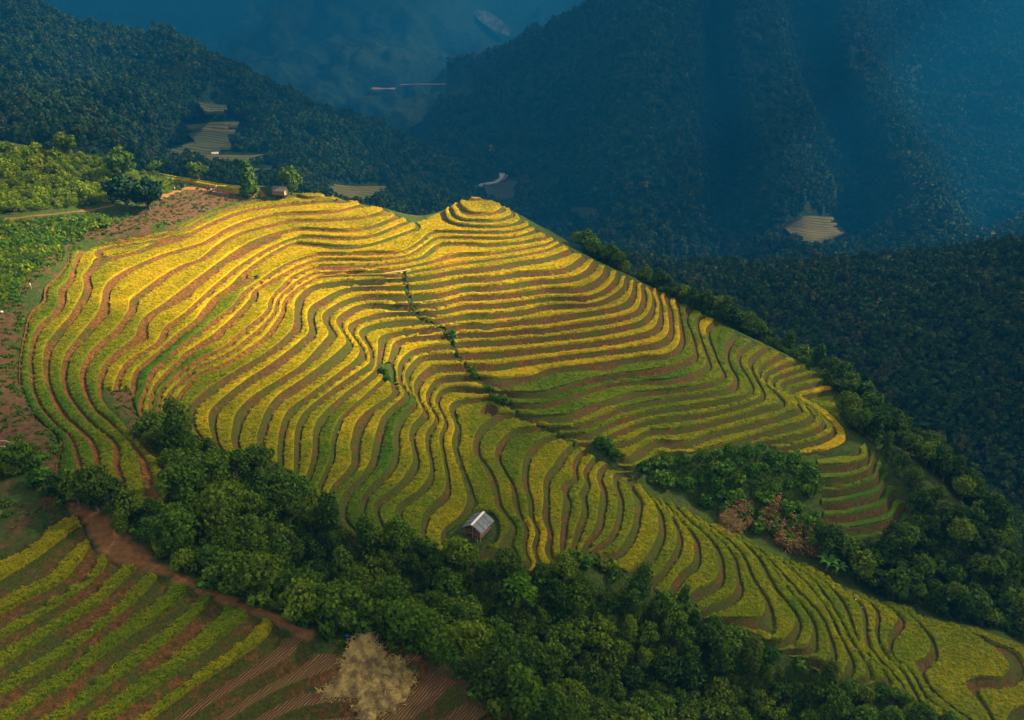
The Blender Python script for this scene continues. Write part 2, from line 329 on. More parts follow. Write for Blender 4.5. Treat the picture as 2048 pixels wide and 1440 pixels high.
# single heights off the terraces: (px, py, level)
C(4.6, 935,409, 948,417, 970,417, 984,410, 965,404, 945,404, 935,409)
C(7.6, 790,488, 820,486, 838,470, 855,453, 868,444)
PTS = [(935,400,7.5),(956,398,8),(980,401,7.5),(915,404,8),(1000,408,8),(956,398,8.2),(945,399,7.8),(968,399,7.8), # slope of shrubs and trail above the terraces
 (0,440,-8),(60,432,-7.5),(130,424,-6.8),(200,412,-6),(330,393,-4.8),(370,377,-4.2),(440,380,-3.2),(500,387,-1.6),
 (0,360,-14),(100,360,-12.5),(200,360,-10),(260,370,-8),(0,520,-4.5),(60,510,-4),(130,460,-2.8),(230,440,-2.6),(0,600,-1.6),(40,590,-1),(330,430,-1.8),(420,400,-1.8),
 (0,680,-1.6),(0,760,-1.8),(10,850,-1.6),(60,900,-.8),(0,930,-.8),(60,960,0),(0,1000,.8),(60,1010,1.4),(0,1060,2.6),(-60,900,-1),(-60,700,-2.5),(-60,500,-7),(-60,1100,3.2),
 # foot path
 (100,985,1.6),(150,1015,3),(200,1060,5),(250,1100,6.6),(330,1140,8.4),(400,1180,10.2),(480,1215,11.8),(560,1243,13.2),(620,1270,14),(700,1282,14.8),(800,1290,15.4),(870,1305,15.8),(930,1350,16.4),(980,1400,17.3),(1020,1445,18.4),
 # gully with trees
 (250,800,7.3),(290,860,8.5),(330,900,8),(370,960,8.5),(330,1040,7.5),(420,980,13),(450,1040,14),(500,1020,17),(560,1080,20.5),(640,1120,24),(740,1160,27),(850,1195,31),(970,1240,34),(1100,1300,39),(1250,1360,44),(1400,1420,49),(1560,1440,52),
 (560,1180,18),(700,1235,23),(860,1270,27),(1000,1345,32),(1100,1420,37),(470,1150,14.5),(380,1110,11.2),(1200,1440,42),
 (900,1150,29),(1000,1160,31.5),(1100,1180,34.5),(1250,1240,39),(1400,1300,44),(1600,1380,49),(1750,1425,51.5),
 # gully between the hill and the lower spur
 (1195,905,32),(1240,940,34.8),(1300,968,37.4),(1400,1010,41.6),(1500,1072,45.5),(1640,1125,50),(1760,1190,53.5),(1900,1240,56),(2048,1290,60),
 (1350,940,35.8),(1450,950,36.6),(1560,960,37.6),(1500,1010,41),(1600,1040,44),(1580,1090,47),(1700,1120,49.5),(1850,1180,54),
 (1850,1080,48.5),(1950,1170,54.5),(2048,1230,58.5),(1800,960,41.5),(2100,1260,62)]
# crest seen against what lies behind: (px, py, level)
RIDGE = [(-80,270,-24),(0,285,-22),(130,306,-18),(200,318,-15),(260,338,-11),(300,350,-7),(400,363,-4.8),(480,375,-3.8),(545,384,-1.5),(600,387,.6),(662,394,2),(715,406,3),(767,419,4),(790,429,5),(814,441,6),(832,446,7.4),(850,441,8),(880,425,7.4),(903,411,6.4),(925,402,5.2),(956,399,5),(990,405,5.2),(1010,413,5.8),(1026,424,6.4),(1042,436,7.2),(1058,449,8),(1070,460,9),(1092,472,10),(1108,480,11),(1120,487,12),(1138,498,13),(1164,512,14),(1188,522,15),(1212,534,16),(1235,545,17),(1253,555,18),(1271,561,19),(1285,568,20),(1299,572,21),(1315,579,22),(1333,590,23),(1354,602,24),(1376,612,25),(1403,627,26),(1428,642,27),(1470,665,28),(1504,684,29),(1531,692,30),(1561,708,31),(1590,720,32),(1614,734,33),(1633,745,34),(1654,760,35),(1668,778,36),(1700,812,37.2),(1735,860,38.4),(1780,905,40),(1850,985,43),(1950,1080,48),(2048,1150,53),(2150,1230,59)]
DITCH = [(806,543),(812,575),(822,612),(842,640),(886,657),(903,685),(914,712),(934,735),(958,762),(985,790),(1018,808),(1040,836),(1086,858),(1118,874),(1152,893)]
# ---------------------------------------------------------------- level field on a plan grid
X0, X1, Y0, Y1 = -200.0, 210.0, 30.0, 330.0
def build_constraints():
    xs, ys, ts, ws = [], [], [], []
    for t, pts in CONT:
        q = catmull(pts, 5.0); x, y = plan(q[:, 0], q[:, 1], t)
        xs.append(x); ys.append(y); ts.append(np.full(len(x), t)); ws.append(np.full(len(x), 1.0))
    p = np.array(PTS, float); x, y = plan(p[:, 0], p[:, 1], p[:, 2])
    xs.append(x); ys.append(y); ts.append(p[:, 2]); ws.append(np.full(len(x), 0.15))
    r = catmull(RIDGE, 8.0); x, y = plan(r[:, 0], r[:, 1], r[:, 2])
    xs.append(x); ys.append(y); ts.append(r[:, 2]); ws.append(np.full(len(x), 0.8))
    # the far side of the crest falls away
    rr = np.array(RIDGE, float); rx, ry = plan(rr[:, 0], rr[:, 1], rr[:, 2]); rz = H_of(rr[:, 2])
    k = 5; pad = np.pad(np.stack([rx, ry], 1), ((k, k), (0, 0)), 'edge')
    sm = np.stack([np.convolve(pad[:, i], np.ones(2*k+1)/(2*k+1), 'valid') for i in (0, 1)], 1)
    tg = np.gradient(sm, axis=0); nrm = np.stack([-tg[:, 1], tg[:, 0]], 1); nrm /= np.linalg.norm(nrm, axis=1)[:, None]
    for L, fall in ((10, 6.5), (25, 20), (50, 42), (90, 72)):
        x = sm[:, 0] + nrm[:, 0]*L; y = sm[:, 1] + nrm[:, 1]*L
        xs.append(x); ys.append(y); ts.append(T_of(rz + fall)); ws.append(np.full(len(x), 0.12))
    return [np.concatenate(a) for a in (xs, ys, ts, ws)], (rx, ry, sm, nrm)
(cx, cy, ct, cw), RIDGE_PLAN = build_constraints()

def solve_level(h, init, iters, lam2, lam1):
    nx = int((X1-X0)/h)+1; ny = int((Y1-Y0)/h)+1
    fx = (cx-X0)/h; fy = (cy-Y0)/h
    ok = (fx >= 0) & (fx < nx-1.001) & (fy >= 0) & (fy < ny-1.001)
    fx, fy, t, w = fx[ok], fy[ok], ct[ok], cw[ok]
    ix = fx.astype(int); iy = fy.astype(int); ax = fx-ix; ay = fy-iy
    idx = np.stack([iy*nx+ix, iy*nx+ix+1, (iy+1)*nx+ix, (iy+1)*nx+ix+1])
    wt = np.stack([(1-ax)*(1-ay), ax*(1-ay), (1-ax)*ay, ax*ay])
    N = nx*ny
    def B(v): return (v[idx]*wt).sum(0)
    def BT(r): return np.bincount(idx.ravel(), (wt*r).ravel(), minlength=N)
    def lap(v):
        V = v.reshape(ny, nx); o = np.zeros_like(V)
        d = V[:, 1:]-V[:, :-1]; o[:, :-1] += d; o[:, 1:] -= d
        d = V[1:]-V[:-1]; o[:-1] += d; o[1:] -= d
        return o.ravel()
    s2 = lam2/h**2
    A = lambda v: BT(w*B(v)) + s2*lap(lap(v)) - lam1*lap(v)
    b = BT(w*t)
    diag = np.bincount(idx.ravel(), (wt*wt*w).ravel(), minlength=N) + 20*s2 + 4*lam1
    x = init if init is not None else np.full(N, float(np.mean(t)))
    r = b - A(x); z = r/diag; p = z.copy(); rz = r@z
    for i in range(iters):
        Ap = A(p); al = rz/(p@Ap); x = x + al*p; r = r - al*Ap
        if i % 50 == 49 and np.sqrt(np.mean(r*r)) < 1e-6: break
        z = r/diag; rz2 = r@z; p = z + (rz2/rz)*p; rz = rz2
    return x.reshape(ny, nx)
def upsample(V, h, h2):
    nx = int((X1-X0)/h2)+1; ny = int((Y1-Y0)/h2)+1
    gx = np.clip(np.arange(nx)*h2/h, 0, V.shape[1]-1.0001); gy = np.clip(np.arange(ny)*h2/h, 0, V.shape[0]-1.0001)
    ix = gx.astype(int); iy = gy.astype(int); ax = (gx-ix)[None, :]; ay = (gy-iy)[:, None]
    a = V[iy][:, ix]; b = V[iy][:, ix+1]; c = V[iy+1][:, ix]; d = V[iy+1][:, ix+1]
    return (a*(1-ax)+b*ax)*(1-ay) + (c*(1-ax)+d*ax)*ay
L2, L1 = 0.06, 0.0006
V = solve_level(8.0, None, 1500, L2, L1)
V = solve_level(4.0, upsample(V, 8, 4).ravel(), 900, L2, L1)
V = solve_level(2.0, upsample(V, 4, 2).ravel(), 1500, L2, L1)
V = solve_level(1.0, upsample(V, 2, 1).ravel(), 700, L2, L1)
GH = 1.0
TF = V.copy()                             # level at every metre of the plan
NY, NX = TF.shape
GXX, GYY = np.meshgrid(X0+np.arange(NX)*GH, Y0+np.arange(NY)*GH)
def far_side():
    rx, ry, sm, nrm = RIDGE_PLAN; rz = H_of(np.array(RIDGE, float)[:, 2])
    s = np.linspace(0, len(rx)-1, 400); i = np.arange(len(rx))
    px_, py_, nx_, ny_, hz = [np.interp(s, i, a) for a in (rx, ry, nrm[:, 0], nrm[:, 1], rz)]
    best = np.full(TF.shape, 1e9); side = np.zeros(TF.shape); hh = np.zeros(TF.shape)
    for a, b, c, d, h in zip(px_, py_, nx_, ny_, hz):
        dx = GXX-a; dy = GYY-b; q = dx*dx+dy*dy; m = q < best
        best[m] = q[m]; side[m] = (dx*c+dy*d)[m]; hh[m] = h
    d = np.sqrt(best); far = (side > 0)
    w = np.where(far, np.clip((d-22)/20, 0, 1), 0)
    return w, hh + 0.78*d
_w, _hf = far_side()
TF = TF*(1-_w) + T_of(np.minimum(_hf, 600))*_w
def sample(G, x, y):
    fx = np.clip((np.asarray(x, float)-X0)/GH, 0, NX-1.001); fy = np.clip((np.asarray(y, float)-Y0)/GH, 0, NY-1.001)
    ix = fx.astype(int); iy = fy.astype(int); ax = fx-ix; ay = fy-iy
    return (G[iy, ix]*(1-ax)+G[iy, ix+1]*ax)*(1-ay) + (G[iy+1, ix]*(1-ax)+G[iy+1, ix+1]*ax)*ay
def at(px, py):
    """point of the smooth hillside seen through a pixel"""
    dx, dy, dz = [float(v) for v in ray(px, py)]
    k = np.arange(30, 420, 0.4); x = dx*k; y = dy*k; z = dz*k
    g = -H_of(sample(TF, x, y))
    hit = np.where((z <= g) & (y > Y0) & (x > X0) & (x < X1))[0]
    i = hit[0] if len(hit) else len(k)-1
    return np.array([x[i], y[i], g[i]])
def poly_sd(poly, X, Y):
    """signed distance to a closed plan polygon, positive inside"""
    P = np.asarray(poly, float); Q = np.roll(P, -1, 0)
    inside = np.zeros(X.shape, bool); d = np.full(X.shape, 1e9)
    for (ax, ay), (bx, by) in zip(P, Q):
        ex, ey = bx-ax, by-ay; L = ex*ex+ey*ey+1e-9
        s = np.clip(((X-ax)*ex+(Y-ay)*ey)/L, 0, 1)
        d = np.minimum(d, np.hypot(X-ax-s*ex, Y-ay-s*ey))
        c = (ay > Y) != (by > Y)
        inside ^= c & (X < ex*(Y-ay)/(ey+1e-12)+ax)
    return np.where(inside, d, -d)
def line_d(poly, X, Y):
    P = np.asarray(poly, float); d = np.full(X.shape, 1e9)
    for (ax, ay), (bx, by) in zip(P[:-1], P[1:]):
        ex, ey = bx-ax, by-ay; L = ex*ex+ey*ey+1e-9
        s = np.clip(((X-ax)*ex+(Y-ay)*ey)/L, 0, 1)
        d = np.minimum(d, np.hypot(X-ax-s*ex, Y-ay-s*ey))
    return d
def pl3(pts): # outline given as (px, py, level)
    return [tuple(float(v) for v in plan(a, b, c)) for a, b, c in pts]
def pl2(pts):
    return [tuple(at(a, b)[:2]) for a, b in pts]
OUT_MAIN = [(600,387,.4),(545,384,-.4),(498,396,-.1),(434,413,-.1),(347,454,-.1),(215,479,-.1),(137,504,-.1),(135,524,-.05),(88,575,-.1),(57,626,-.1),(47,665,-.1),(37,724,-.1),(36,760,-.1),(68,832,-.1),(113,870,-.1),(118,894,-.1),(106,960,-.1)] + \
 [(151,962,1),(192,972,2),(238,994,3),(297,1022,4),(340,1003,5.05),(336,975,5.1),(322,930,5.1),(287,888,5.1),(247,843,5.1),(220,818,5.1),(203,795,5.1),(200,770,5.2),(226,785,6.1),(258,772,7.1),(278,838,8.1),(320,848,10.1),(345,856,12),(398,878,13.05),(453,917,14.05),(478,922,15.05),(520,922,16.05),(556,928,17.05),(589,948,18.05),(604,975,19.05),(628,1010,20.05),(660,1045,20.6),(697,1076,21.05),(755,1086,22.05),(767,1075,23.05),(802,1078,24.05),(849,1092,25.05),(892,1112,26.02),(930,1120,26.6),(1000,1135,28.2),(1045,1140,28.8),(1076,1142,29.05),(1110,1144,30.05),(1127,1134,31),(1139,1122,32),(1172,1097,33),(1195,1102,34.02),(1205,1118,35.02),(1262,1148,36),(1300,1166,37),(1331,1198,38),(1385,1195,39),(1405,1230,40),(1475,1248,41.02),(1558,1292,42.02),(1610,1308,43.02),(1652,1343,44.02),(1673,1370,45),(1734,1363,46),(1775,1370,47),(1812,1386,48),(1838,1410,49),(1890,1440,50),(1960,1500,52),(2100,1500,54.4),(2100,1420,53.9),(2110,1330,53.6),(2048,1288,53.1),(1960,1258,52.9),(1880,1238,51.9),(1800,1204,50.9),(1750,1199,50),(1693,1179,49),(1625,1126,48),(1587,1121,47),(1569,1117,46),(1546,1107,45),(1510,1087,44),(1475,1067,43),(1442,1050,42),(1409,1042,41),(1374,1016,40),(1346,1007,39),(1325,999,38),(1305,990,37),(1283,973,36),(1254,953,35),(1230,941,34),(1207,927,33),(1184,914,32),(1165,897,31),(1156,892,30.1),(1195,886,30.1),(1226,890,31.05),(1242,924,32.05),(1266,936,33.05),(1293,923,33.05),(1322,909,33.05),(1371,908,33.05),(1400,904,33.05),(1464,887,33.05),(1525,884,34),(1558,898,35),(1597,911,36.05),(1654,904,36.05),(1692,885,36.05),(1688,858,36.05),(1668,790,36)] + RIDGE[-8:9:-1]
OUT_NEAR = [(-80,1150,4),(0,1116,3.98),(34,1099,3.98),(75,1070,3.98),(114,1035,3.98),(152,1030,4),(164,1052,5),(184,1098,6),(225,1124,7),(283,1137,8),(324,1158,9),(382,1179,10),(430,1200,11),(502,1231,12),(554,1248,13),(614,1281,14),(692,1312,15),(760,1312,15.6),(838,1306,16),(906,1360,17),(976,1422,18),(1010,1470,19),(900,1560,19),(600,1560,17),(200,1560,13),(-100,1500,9)]
OUT_VEG = [(1630,912,36.9),(1700,905,36.9),(1735,880,36.9),(1752,905,38.6),(1775,945,41.6),(1800,990,44.3),(1828,1040,46.9),(1790,1072,47),(1720,1086,47),(1664,1090,47),(1648,1050,44.5),(1640,1000,42),(1636,950,39)]
mA = poly_sd(pl3(OUT_MAIN), GXX, GYY); mE = poly_sd(pl3(OUT_NEAR), GXX, GYY); mV = poly_sd(pl3(OUT_VEG), GXX, GYY)
ditch_xy = pl2(DITCH); dD = line_d(ditch_xy, GXX, GYY)
pocket = poly_sd(pl2([(756,726),(780,722),(790,740),(793,765),(782,768),(762,752)]), GXX, GYY)
hutclr = poly_sd(pl2([(924,1040),(950,1018),(985,1024),(1000,1045),(998,1085),(965,1105),(925,1108),(893,1090),(892,1064)]), GXX, GYY)
pathlow = line_d(pl2([(911,827),(918,850),(920,890),(922,930),(940,980),(956,1012)]), GXX, GYY)
mA = np.minimum(np.minimum(mA, dD-0.55), np.minimum(-pocket, -hutclr)); mA = np.minimum(mA, pathlow-0.35)
mask_any = np.maximum(np.maximum(mA, mE), mV)
print('level field', TF.shape, TF.min(), TF.max())
# ---------------------------------------------------------------- terraces cut out of the level field
gy_, gx_ = np.gradient(TF, GH)
G0 = np.hypot(gx_, gy_)
def blur(A, n):
    for _ in range(n):
        P = np.pad(A, 1, 'edge'); A = (P[:-2, 1:-1]+P[2:, 1:-1]+P[1:-1, :-2]+P[1:-1, 2:]+2*A)/6
    return A
GS = np.clip(blur(G0, 3), 0.04, 2.5)
WOB = 0.10*fbm(GXX/5.0, GYY/5.0, 3, 3) + 0.05*fbm(GXX/1.7, GYY/1.7, 9, 2)
TT = TF + WOB*np.minimum(1, GS*1.2)
def clip(T, s):
    """cut a soup of triangles T (n,3,k) by s >= 0 at the corners"""
    if len(T) == 0: return T
    ins = s >= 0; c = ins.sum(1); out = [T[c == 3]]
    for cnt in (1, 2):
        m = c == cnt
        if not m.any(): continue
        A = T[m]; S = s[m]; I = ins[m]
        k = np.argmax(I if cnt == 1 else ~I, axis=1); r = np.arange(len(A))
        a, b, d = A[r, k], A[r, (k+1) % 3], A[r, (k+2) % 3]
        sa, sb, sd = S[r, k], S[r, (k+1) % 3], S[r, (k+2) % 3]
        ab = a + (b-a)*(sa/(sa-sb))[:, None]; ad = a + (d-a)*(sa/(sa-sd))[:, None]
        if cnt == 1: out.append(np.stack([a, ab, ad], 1))
        else: out.append(np.stack([ab, b, d], 1)); out.append(np.stack([ab, d, ad], 1))
    return np.concatenate(out)
def soup(mask, h=GH):
    """triangles of the plan grid with corner data x, y, level, slope, mask"""
    D = np.stack([GXX, GYY, TT, GS, mask], -1)
    q = (np.maximum.reduce([mask[:-1, :-1], mask[1:, :-1], mask[:-1, 1:], mask[1:, 1:]]) > 0)
    a, b, c, d = D[:-1, :-1][q], D[:-1, 1:][q], D[1:, 1:][q], D[1:, :-1][q]
    T = np.concatenate([np.stack([a, b, c], 1), np.stack([a, c, d], 1)])
    return clip(T, T[:, :, 4])
X_, Y_, T_, G_, M_ = 0, 1, 2, 3, 4
def weld(T, z, extra):
    V = np.concatenate([T[:, :, :2], z[:, :, None], extra], -1).reshape(-1, 3+extra.shape[-1])
    key = np.round(V[:, :3]*500).astype(np.int64)
    kk = key[:, 0]*4000037 + key[:, 1]*2003 + key[:, 2]*1000003007
    _, first, inv = np.unique(kk, return_index=True, return_inverse=True)
    F = inv.reshape(-1, 3); V = V[first]
    F = F[(F[:, 0] != F[:, 1]) & (F[:, 1] != F[:, 2]) & (F[:, 0] != F[:, 2])]
    return V, F
DL = np.array(sorted(DITCH, key=lambda p: p[1]), float)
def side_of(T):
    c = T[:, :, :2].mean(1); t = T[:, :, 2].mean(1)
    px, py = project(c[:, 0], c[:, 1], -H_of(t))
    dx = np.interp(py, DL[:, 1], DL[:, 0])
    return np.where(t < 13, 0, np.where(px < dx, 1, 2))
M_RICE = mat_rice(); M_STUB = mat_stubble()
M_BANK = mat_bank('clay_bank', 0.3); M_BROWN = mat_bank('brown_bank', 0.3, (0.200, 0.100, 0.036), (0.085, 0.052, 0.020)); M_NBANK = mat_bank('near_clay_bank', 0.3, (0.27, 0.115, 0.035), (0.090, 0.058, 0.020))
def ripeness(k, side, px, py):
    r = np.full(px.shape, 0.80)
    r = r + 0.05*np.sin(k*2.3)
    if side == 0:
        if k == 1: r = np.interp(px, [60, 130, 330, 480, 640], [.42, .30, .42, .14, .12]) + np.clip((px-590)/40, 0, .6)
        if k == 2: r -= .12
        if k in (3, 4, 5): r -= np.clip((330-px)/700, 0, .25)
        if k == 8: r = np.where(px < 520, np.interp(px, [280, 330, 430, 520], [.10, .18, .35, .62]), .80)
        if k == 10: r = np.where(px < 420, .45, r)
        r = r - np.clip((py-600)/520, 0, .42)
    if side == 1:
        r = np.interp(py, [560, 700, 800, 900, 1000, 1080], [.84, .74, .62, .50, .44, .38]) + 0.04*np.sin(k*1.9)
        if k == 20: r = np.where(py > 800, np.interp(py, [800, 850, 960, 1010], [.5, .15, .18, .35]), r)
        if k in (22,): r = np.where(py > 790, .05, r)
        if k in (21,): r = np.where(py > 940, .12, r)
        if k == 23: r = np.where(py > 965, .14, r)
        if k in (24, 25): r = np.where(py > 985+12*(k-24), .2, r)
        if k == 26: r = r + .12
        if k == 27: r = np.where(px > 940, .34, .5)
        if k >= 28:
            r = np.full(px.shape, [.40, .22, .44, .42, .36, .40, .42][min(k-28, 6)]) if k < 35 else np.full(px.shape, .46)
            if k == 36: r[:] = .50
            if k == 37: r[:] = .22
            if k in (29, 30): r = np.where(py > 1035, .62 + .12*(k == 29), r)
            if k in (27, 28): r = np.where(py > 1035, .16, r)
            if k == 43 or k == 44: r = r + .1
            if k >= 51: r = .44 + .2*vnoise(px/60, py/40, 5)
            r = r + .03*np.sin(k*1.3)
    if side == 2:
        r = r - 0.02
        if k in (25, 26, 27, 28): r = np.where(px > 1380, .30, [.20, .12, .2, .10][k-25])
        if k == 28: r = np.where(px < 1230, .42, .22)
        if k > 28: r = np.full(px.shape, .34 + .06*np.sin(k*1.7))
        if k == 27: r = np.where((px > 1385) & (py < 670), .8, r)
        if k in (32, 33): r = r + .14
        if k == 36: r = np.where(px > 1600, .78, .5)
    return r
TOPS = []
def build_terraces(mask, levels, parent, bw, hr, rice_mat, bank_mat, region, names=('rice_paddy', 'earth_bank'), cap=0.32):
    S = soup(mask); tmin = S[:, :, 2].min(1); tmax = S[:, :, 2].max(1); made = 0
    for k, kprev, zk, zp in levels:
        m = (tmax > kprev) & (tmin < k)
        if not m.any(): continue
        T = clip(S[m], S[m][:, :, 2]-kprev); T = clip(T, k - T[:, :, 2])
        if len(T) == 0: continue
        span = k-kprev
        sd = side_of(T) if region == 'main' else np.zeros(len(T), int)
        jobs = []
        for side in np.unique(sd):
            U = T[sd == side]
            if region == 'main' and k == 21 and side == 1:      # one more narrow terrace starts below the grassy pocket
                c = U[:, :, :2].mean(1); _, qy = project(c[:, 0], c[:, 1], np.full(len(c), zk)); low = qy > 772
                jobs.append((U[~low], k, kprev, zk, zp, side))
                W = U[low]; km = k-.5; zm = (zk+zp)/2
                jobs.append((clip(W, km-W[:, :, 2]), km, kprev, zm, zp, side)); jobs.append((clip(W, W[:, :, 2]-km), k, km, zk, zm, side))
            else: jobs.append((U, k, kprev, zk, zp, side))
        K_ = (k, kprev, zk, zp)
        for U, k, kprev, zk, zp, side in jobs:
            if len(U) == 0: continue
            span = k-kprev
            def up(A): return (A[:, :, 2]-kprev)/A[:, :, 3]       # metres below the edge above
            def dn(A): return (k-A[:, :, 2])/A[:, :, 3]
            def bwf(A):
                w = span/A[:, :, 3]
                v = 1 + 0.35*fbm(A[:, :, 0]/7, A[:, :, 1]/7, 21+k if isinstance(k, int) else 21, 2)
                return np.minimum((bw(k) if callable(bw) else bw)*v, (cap(k) if callable(cap) else cap)*w*(np.interp(A[:, :, 1], [112, 150], [.62, 1.0]) if region == 'main' and k <= 26 else 1.0))
            hk = hr(k) if callable(hr) else hr
            parts = {'b': [], 'r': []}
            b0 = bwf(U); A = clip(U, b0-up(U))                                   # bank
            za = zp + (zk-zp)*np.clip(up(A)/np.maximum(bwf(A), 1e-3), 0, 1)
            A2 = A; parts['b'].append((A2, za))
            rest = clip(U, up(U)-b0)
            c1 = 0.14 if k <= 30 else 0.22
            A = clip(rest, (bwf(rest)+c1)-up(rest)); parts['b'].append((A, np.full(A.shape[:2], zk)))
            rest = clip(rest, up(rest)-(bwf(rest)+c1))
            A = clip(rest, 0.10-dn(rest)); parts['b'].append((A, np.full(A.shape[:2], zk) + 0.06*np.clip(dn(A)/0.1, 0, 1)))
            rest = clip(rest, dn(rest)-0.10)
            if len(rest):
                e1 = up(rest)-(bwf(rest)+c1); e2 = dn(rest)-0.10; em = rest[:, :, 4]
                # side walls of the standing crop, then its top
                w = 0.10
                inn = clip(rest, np.minimum(e1, e2)-w)
                inn = clip(inn, inn[:, :, 4]-w)
                def top(A):
                    return zk + hk*(0.9+0.28*(vnoise(A[:, :, 0]*1.9, A[:, :, 1]*1.9, 5)-.5)) + 0.05*(vnoise(A[:, :, 0]/3, A[:, :, 1]/3, 8)-.5)
                zt = top(inn); parts['r'].append((inn, zt))
                if hk > .3 and region != 'veg': TOPS.append((inn, zt, k, side, region))
                wall = clip(rest, w-np.minimum(e1, e2))
                def wz(A):
                    e = np.minimum.reduce([up(A)-(bwf(A)+c1), dn(A)-0.10, A[:, :, 4]])
                    f = np.clip(e/w, 0, 1); return zk+0.02 + (top(A)-zk-0.02)*f
                parts['r'].append((wall, wz(wall)))
                r2 = clip(rest, np.minimum(e1, e2)-w); wall2 = clip(r2, w-r2[:, :, 4]); parts['r'].append((wall2, wz(wall2)))
            for key, name, mt in (('b', names[1], bank_mat), ('r', names[0], rice_mat)):
                Ts = [p for p in parts[key] if len(p[0])]
                if not Ts: continue
                TS = np.concatenate([p[0] for p in Ts]); Z = np.concatenate([p[1] for p in Ts])
                px, py = project(TS[:, :, 0], TS[:, :, 1], Z)
                if key == 'r': att = ripeness(k, side, px, py) if region == 'main' else np.full(px.shape, rip_near(k, region))
                else: att = vegness(k, side, px, py, region)
                Vv, Ff = weld(TS, Z, att[:, :, None])
                if len(Ff) < 4: continue
                mt_ = mt(k) if callable(mt) else mt
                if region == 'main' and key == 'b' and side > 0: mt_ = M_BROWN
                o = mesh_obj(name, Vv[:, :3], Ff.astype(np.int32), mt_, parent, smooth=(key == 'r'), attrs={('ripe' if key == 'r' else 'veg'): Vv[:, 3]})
                made += 1
        k, kprev, zk, zp = K_
    return made
def rip_near(k, region):
    if region == 'near': return {4: .8, 5: .62, 6: .50, 7: .38, 8: .36, 9: .38, 10: .30, 11: .28, 12: .28, 13: .48}.get(k, .6)
    return {37.5: .3, 39: .28, 40.5: .2, 42: .0, 43.5: .0, 45: .0, 46.5: .05}.get(k, .3)
def vegness(k, side, px, py, region):
    if region == 'near': return np.full(px.shape, .47) if k < 13.5 else np.full(px.shape, .55)
    if region == 'veg': return np.full(px.shape, .66)
    v = np.full(px.shape, 0.40)
    if side == 0: v = .24 + .35*np.clip((px-560)/300, 0, 1)*(py > 440) + .25*(k in (6, 7, 8))*(px > 560)
    if side == 1: v = np.interp(py, [560, 760, 900, 1050], [.34, .45, .62, .78]) + .12*np.clip((px-400)/300,0,1)
    if side == 2: v = .44 + .25*np.clip((k-24)/6, 0, 1)
    if k == 16 or k == 17: v = v + .05
    if k >= 28 and side == 1: v = np.full(px.shape, .62)
    return v + 0*px
def Zt(t): return float(-H_of(t))
hill = empty('terraced_hillside', (0, 0, 0)); tag(hill, kind='structure')
lv = [(k, k-1, Zt(k), Zt(k-1)) for k in range(1, 55)]
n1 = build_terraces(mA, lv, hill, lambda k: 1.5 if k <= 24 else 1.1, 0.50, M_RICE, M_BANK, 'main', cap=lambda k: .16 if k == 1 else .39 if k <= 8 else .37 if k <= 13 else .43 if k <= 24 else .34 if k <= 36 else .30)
near = empty('near_terraces', (0, 0, 0)); tag(near, kind='structure')
lv = [(k, k-1, Zt(k), Zt(k-1)) for k in range(5, 19)]
n2 = build_terraces(mE, lv, near, lambda k: 9.0, lambda k: 0.62 if k <= 13 else 0.05, lambda k: M_RICE if k <= 13 else M_STUB, M_NBANK, 'near', ('rice_strip', 'earth_bank'), lambda k: {5: .06, 6: .55, 7: .56, 8: .42, 9: .50, 10: .40, 11: .50, 12: .40, 13: .42, 14: .28, 15: .28, 16: .28}.get(k, .25))
vl = [37.5, 39, 40.5, 42, 43.5, 45, 46.5]
lv = [(k, k-1.5, Zt(k), Zt(k-1.5)) for k in vl]
veg = empty('vegetable_terraces', (0, 0, 0)); tag(veg, kind='structure')
M_VEG = mat_leaf('vegetable_leaves', [(0.03, 0.10, 0.02)], 0.1)
n3 = build_terraces(mV, lv, veg, .9, 0.5, M_RICE, M_BROWN, 'veg', ('crop_bed', 'earth_bank'))
print('terrace pieces', n1, n2, n3)

# ---------------------------------------------------------------- ground under and around the terraces
def smoothstep(a, b, x):
    s = np.clip((x-a)/(b-a), 0, 1); return s*s*(3-2*s)
under = smoothstep(-0.3, 1.3, np.maximum(mask_any, mA + 0*mA))
inner = smoothstep(-0.3, 1.3, np.maximum.reduce([poly_sd(pl3(OUT_MAIN), GXX, GYY), mE, mV]))
GZ = -H_of(TF) - 1.45*under - 0.35*(inner-under) + 0.30*fbm(GXX/3.5, GYY/3.5, 40, 4)*(1-inner) + 0.9*fbm(GXX/22, GYY/22, 41, 3)*(1-smoothstep(-14, 0, mask_any))
earth = np.full(TF.shape, .22)
def paint(G, pts, val, soft=3.0):
    s = smoothstep(-soft, soft, poly_sd(pl2(pts), GXX, GYY)); return G*(1-s)+val*s
earth = paint(earth, [(0,620),(60,560),(140,480),(300,455),(480,400),(480,385),(370,385),(290,440),(180,450),(90,540),(0,590)], .85)
earth = paint(earth, [(330,398),(380,380),(520,390),(500,400),(420,412),(330,450),(240,470),(220,450)], .85)
earth = paint(earth, [(-40,640),(40,610),(30,720),(40,790),(100,880),(100,940),(40,920),(-40,930)], .82)
earth = paint(earth, [(225,785),(262,770),(290,840),(360,990),(345,1010),(330,960),(240,830)], .72, 1.5)
earth = paint(earth, [(-40,960),(60,980),(150,1010),(140,1040),(60,1060),(-40,1120)], .42)
earth = paint(earth, [(600,1290),(850,1300),(1000,1400),(1040,1460),(600,1460)], .6)
trail = np.zeros(TF.shape)
def tline(pts, w, val=1.0):
    global trail
    d = line_d(pl2(pts), GXX, GYY); trail = np.maximum(trail, val*(1-smoothstep(w*0.5, w, d)))
tline([(90,982),(150,1012),(215,1062),(240,1100),(330,1142),(410,1182),(480,1213),(555,1240),(615,1272)], 1.3, .62)
tline([(205,1055),(235,1098),(270,1118)], 2.6, .60)
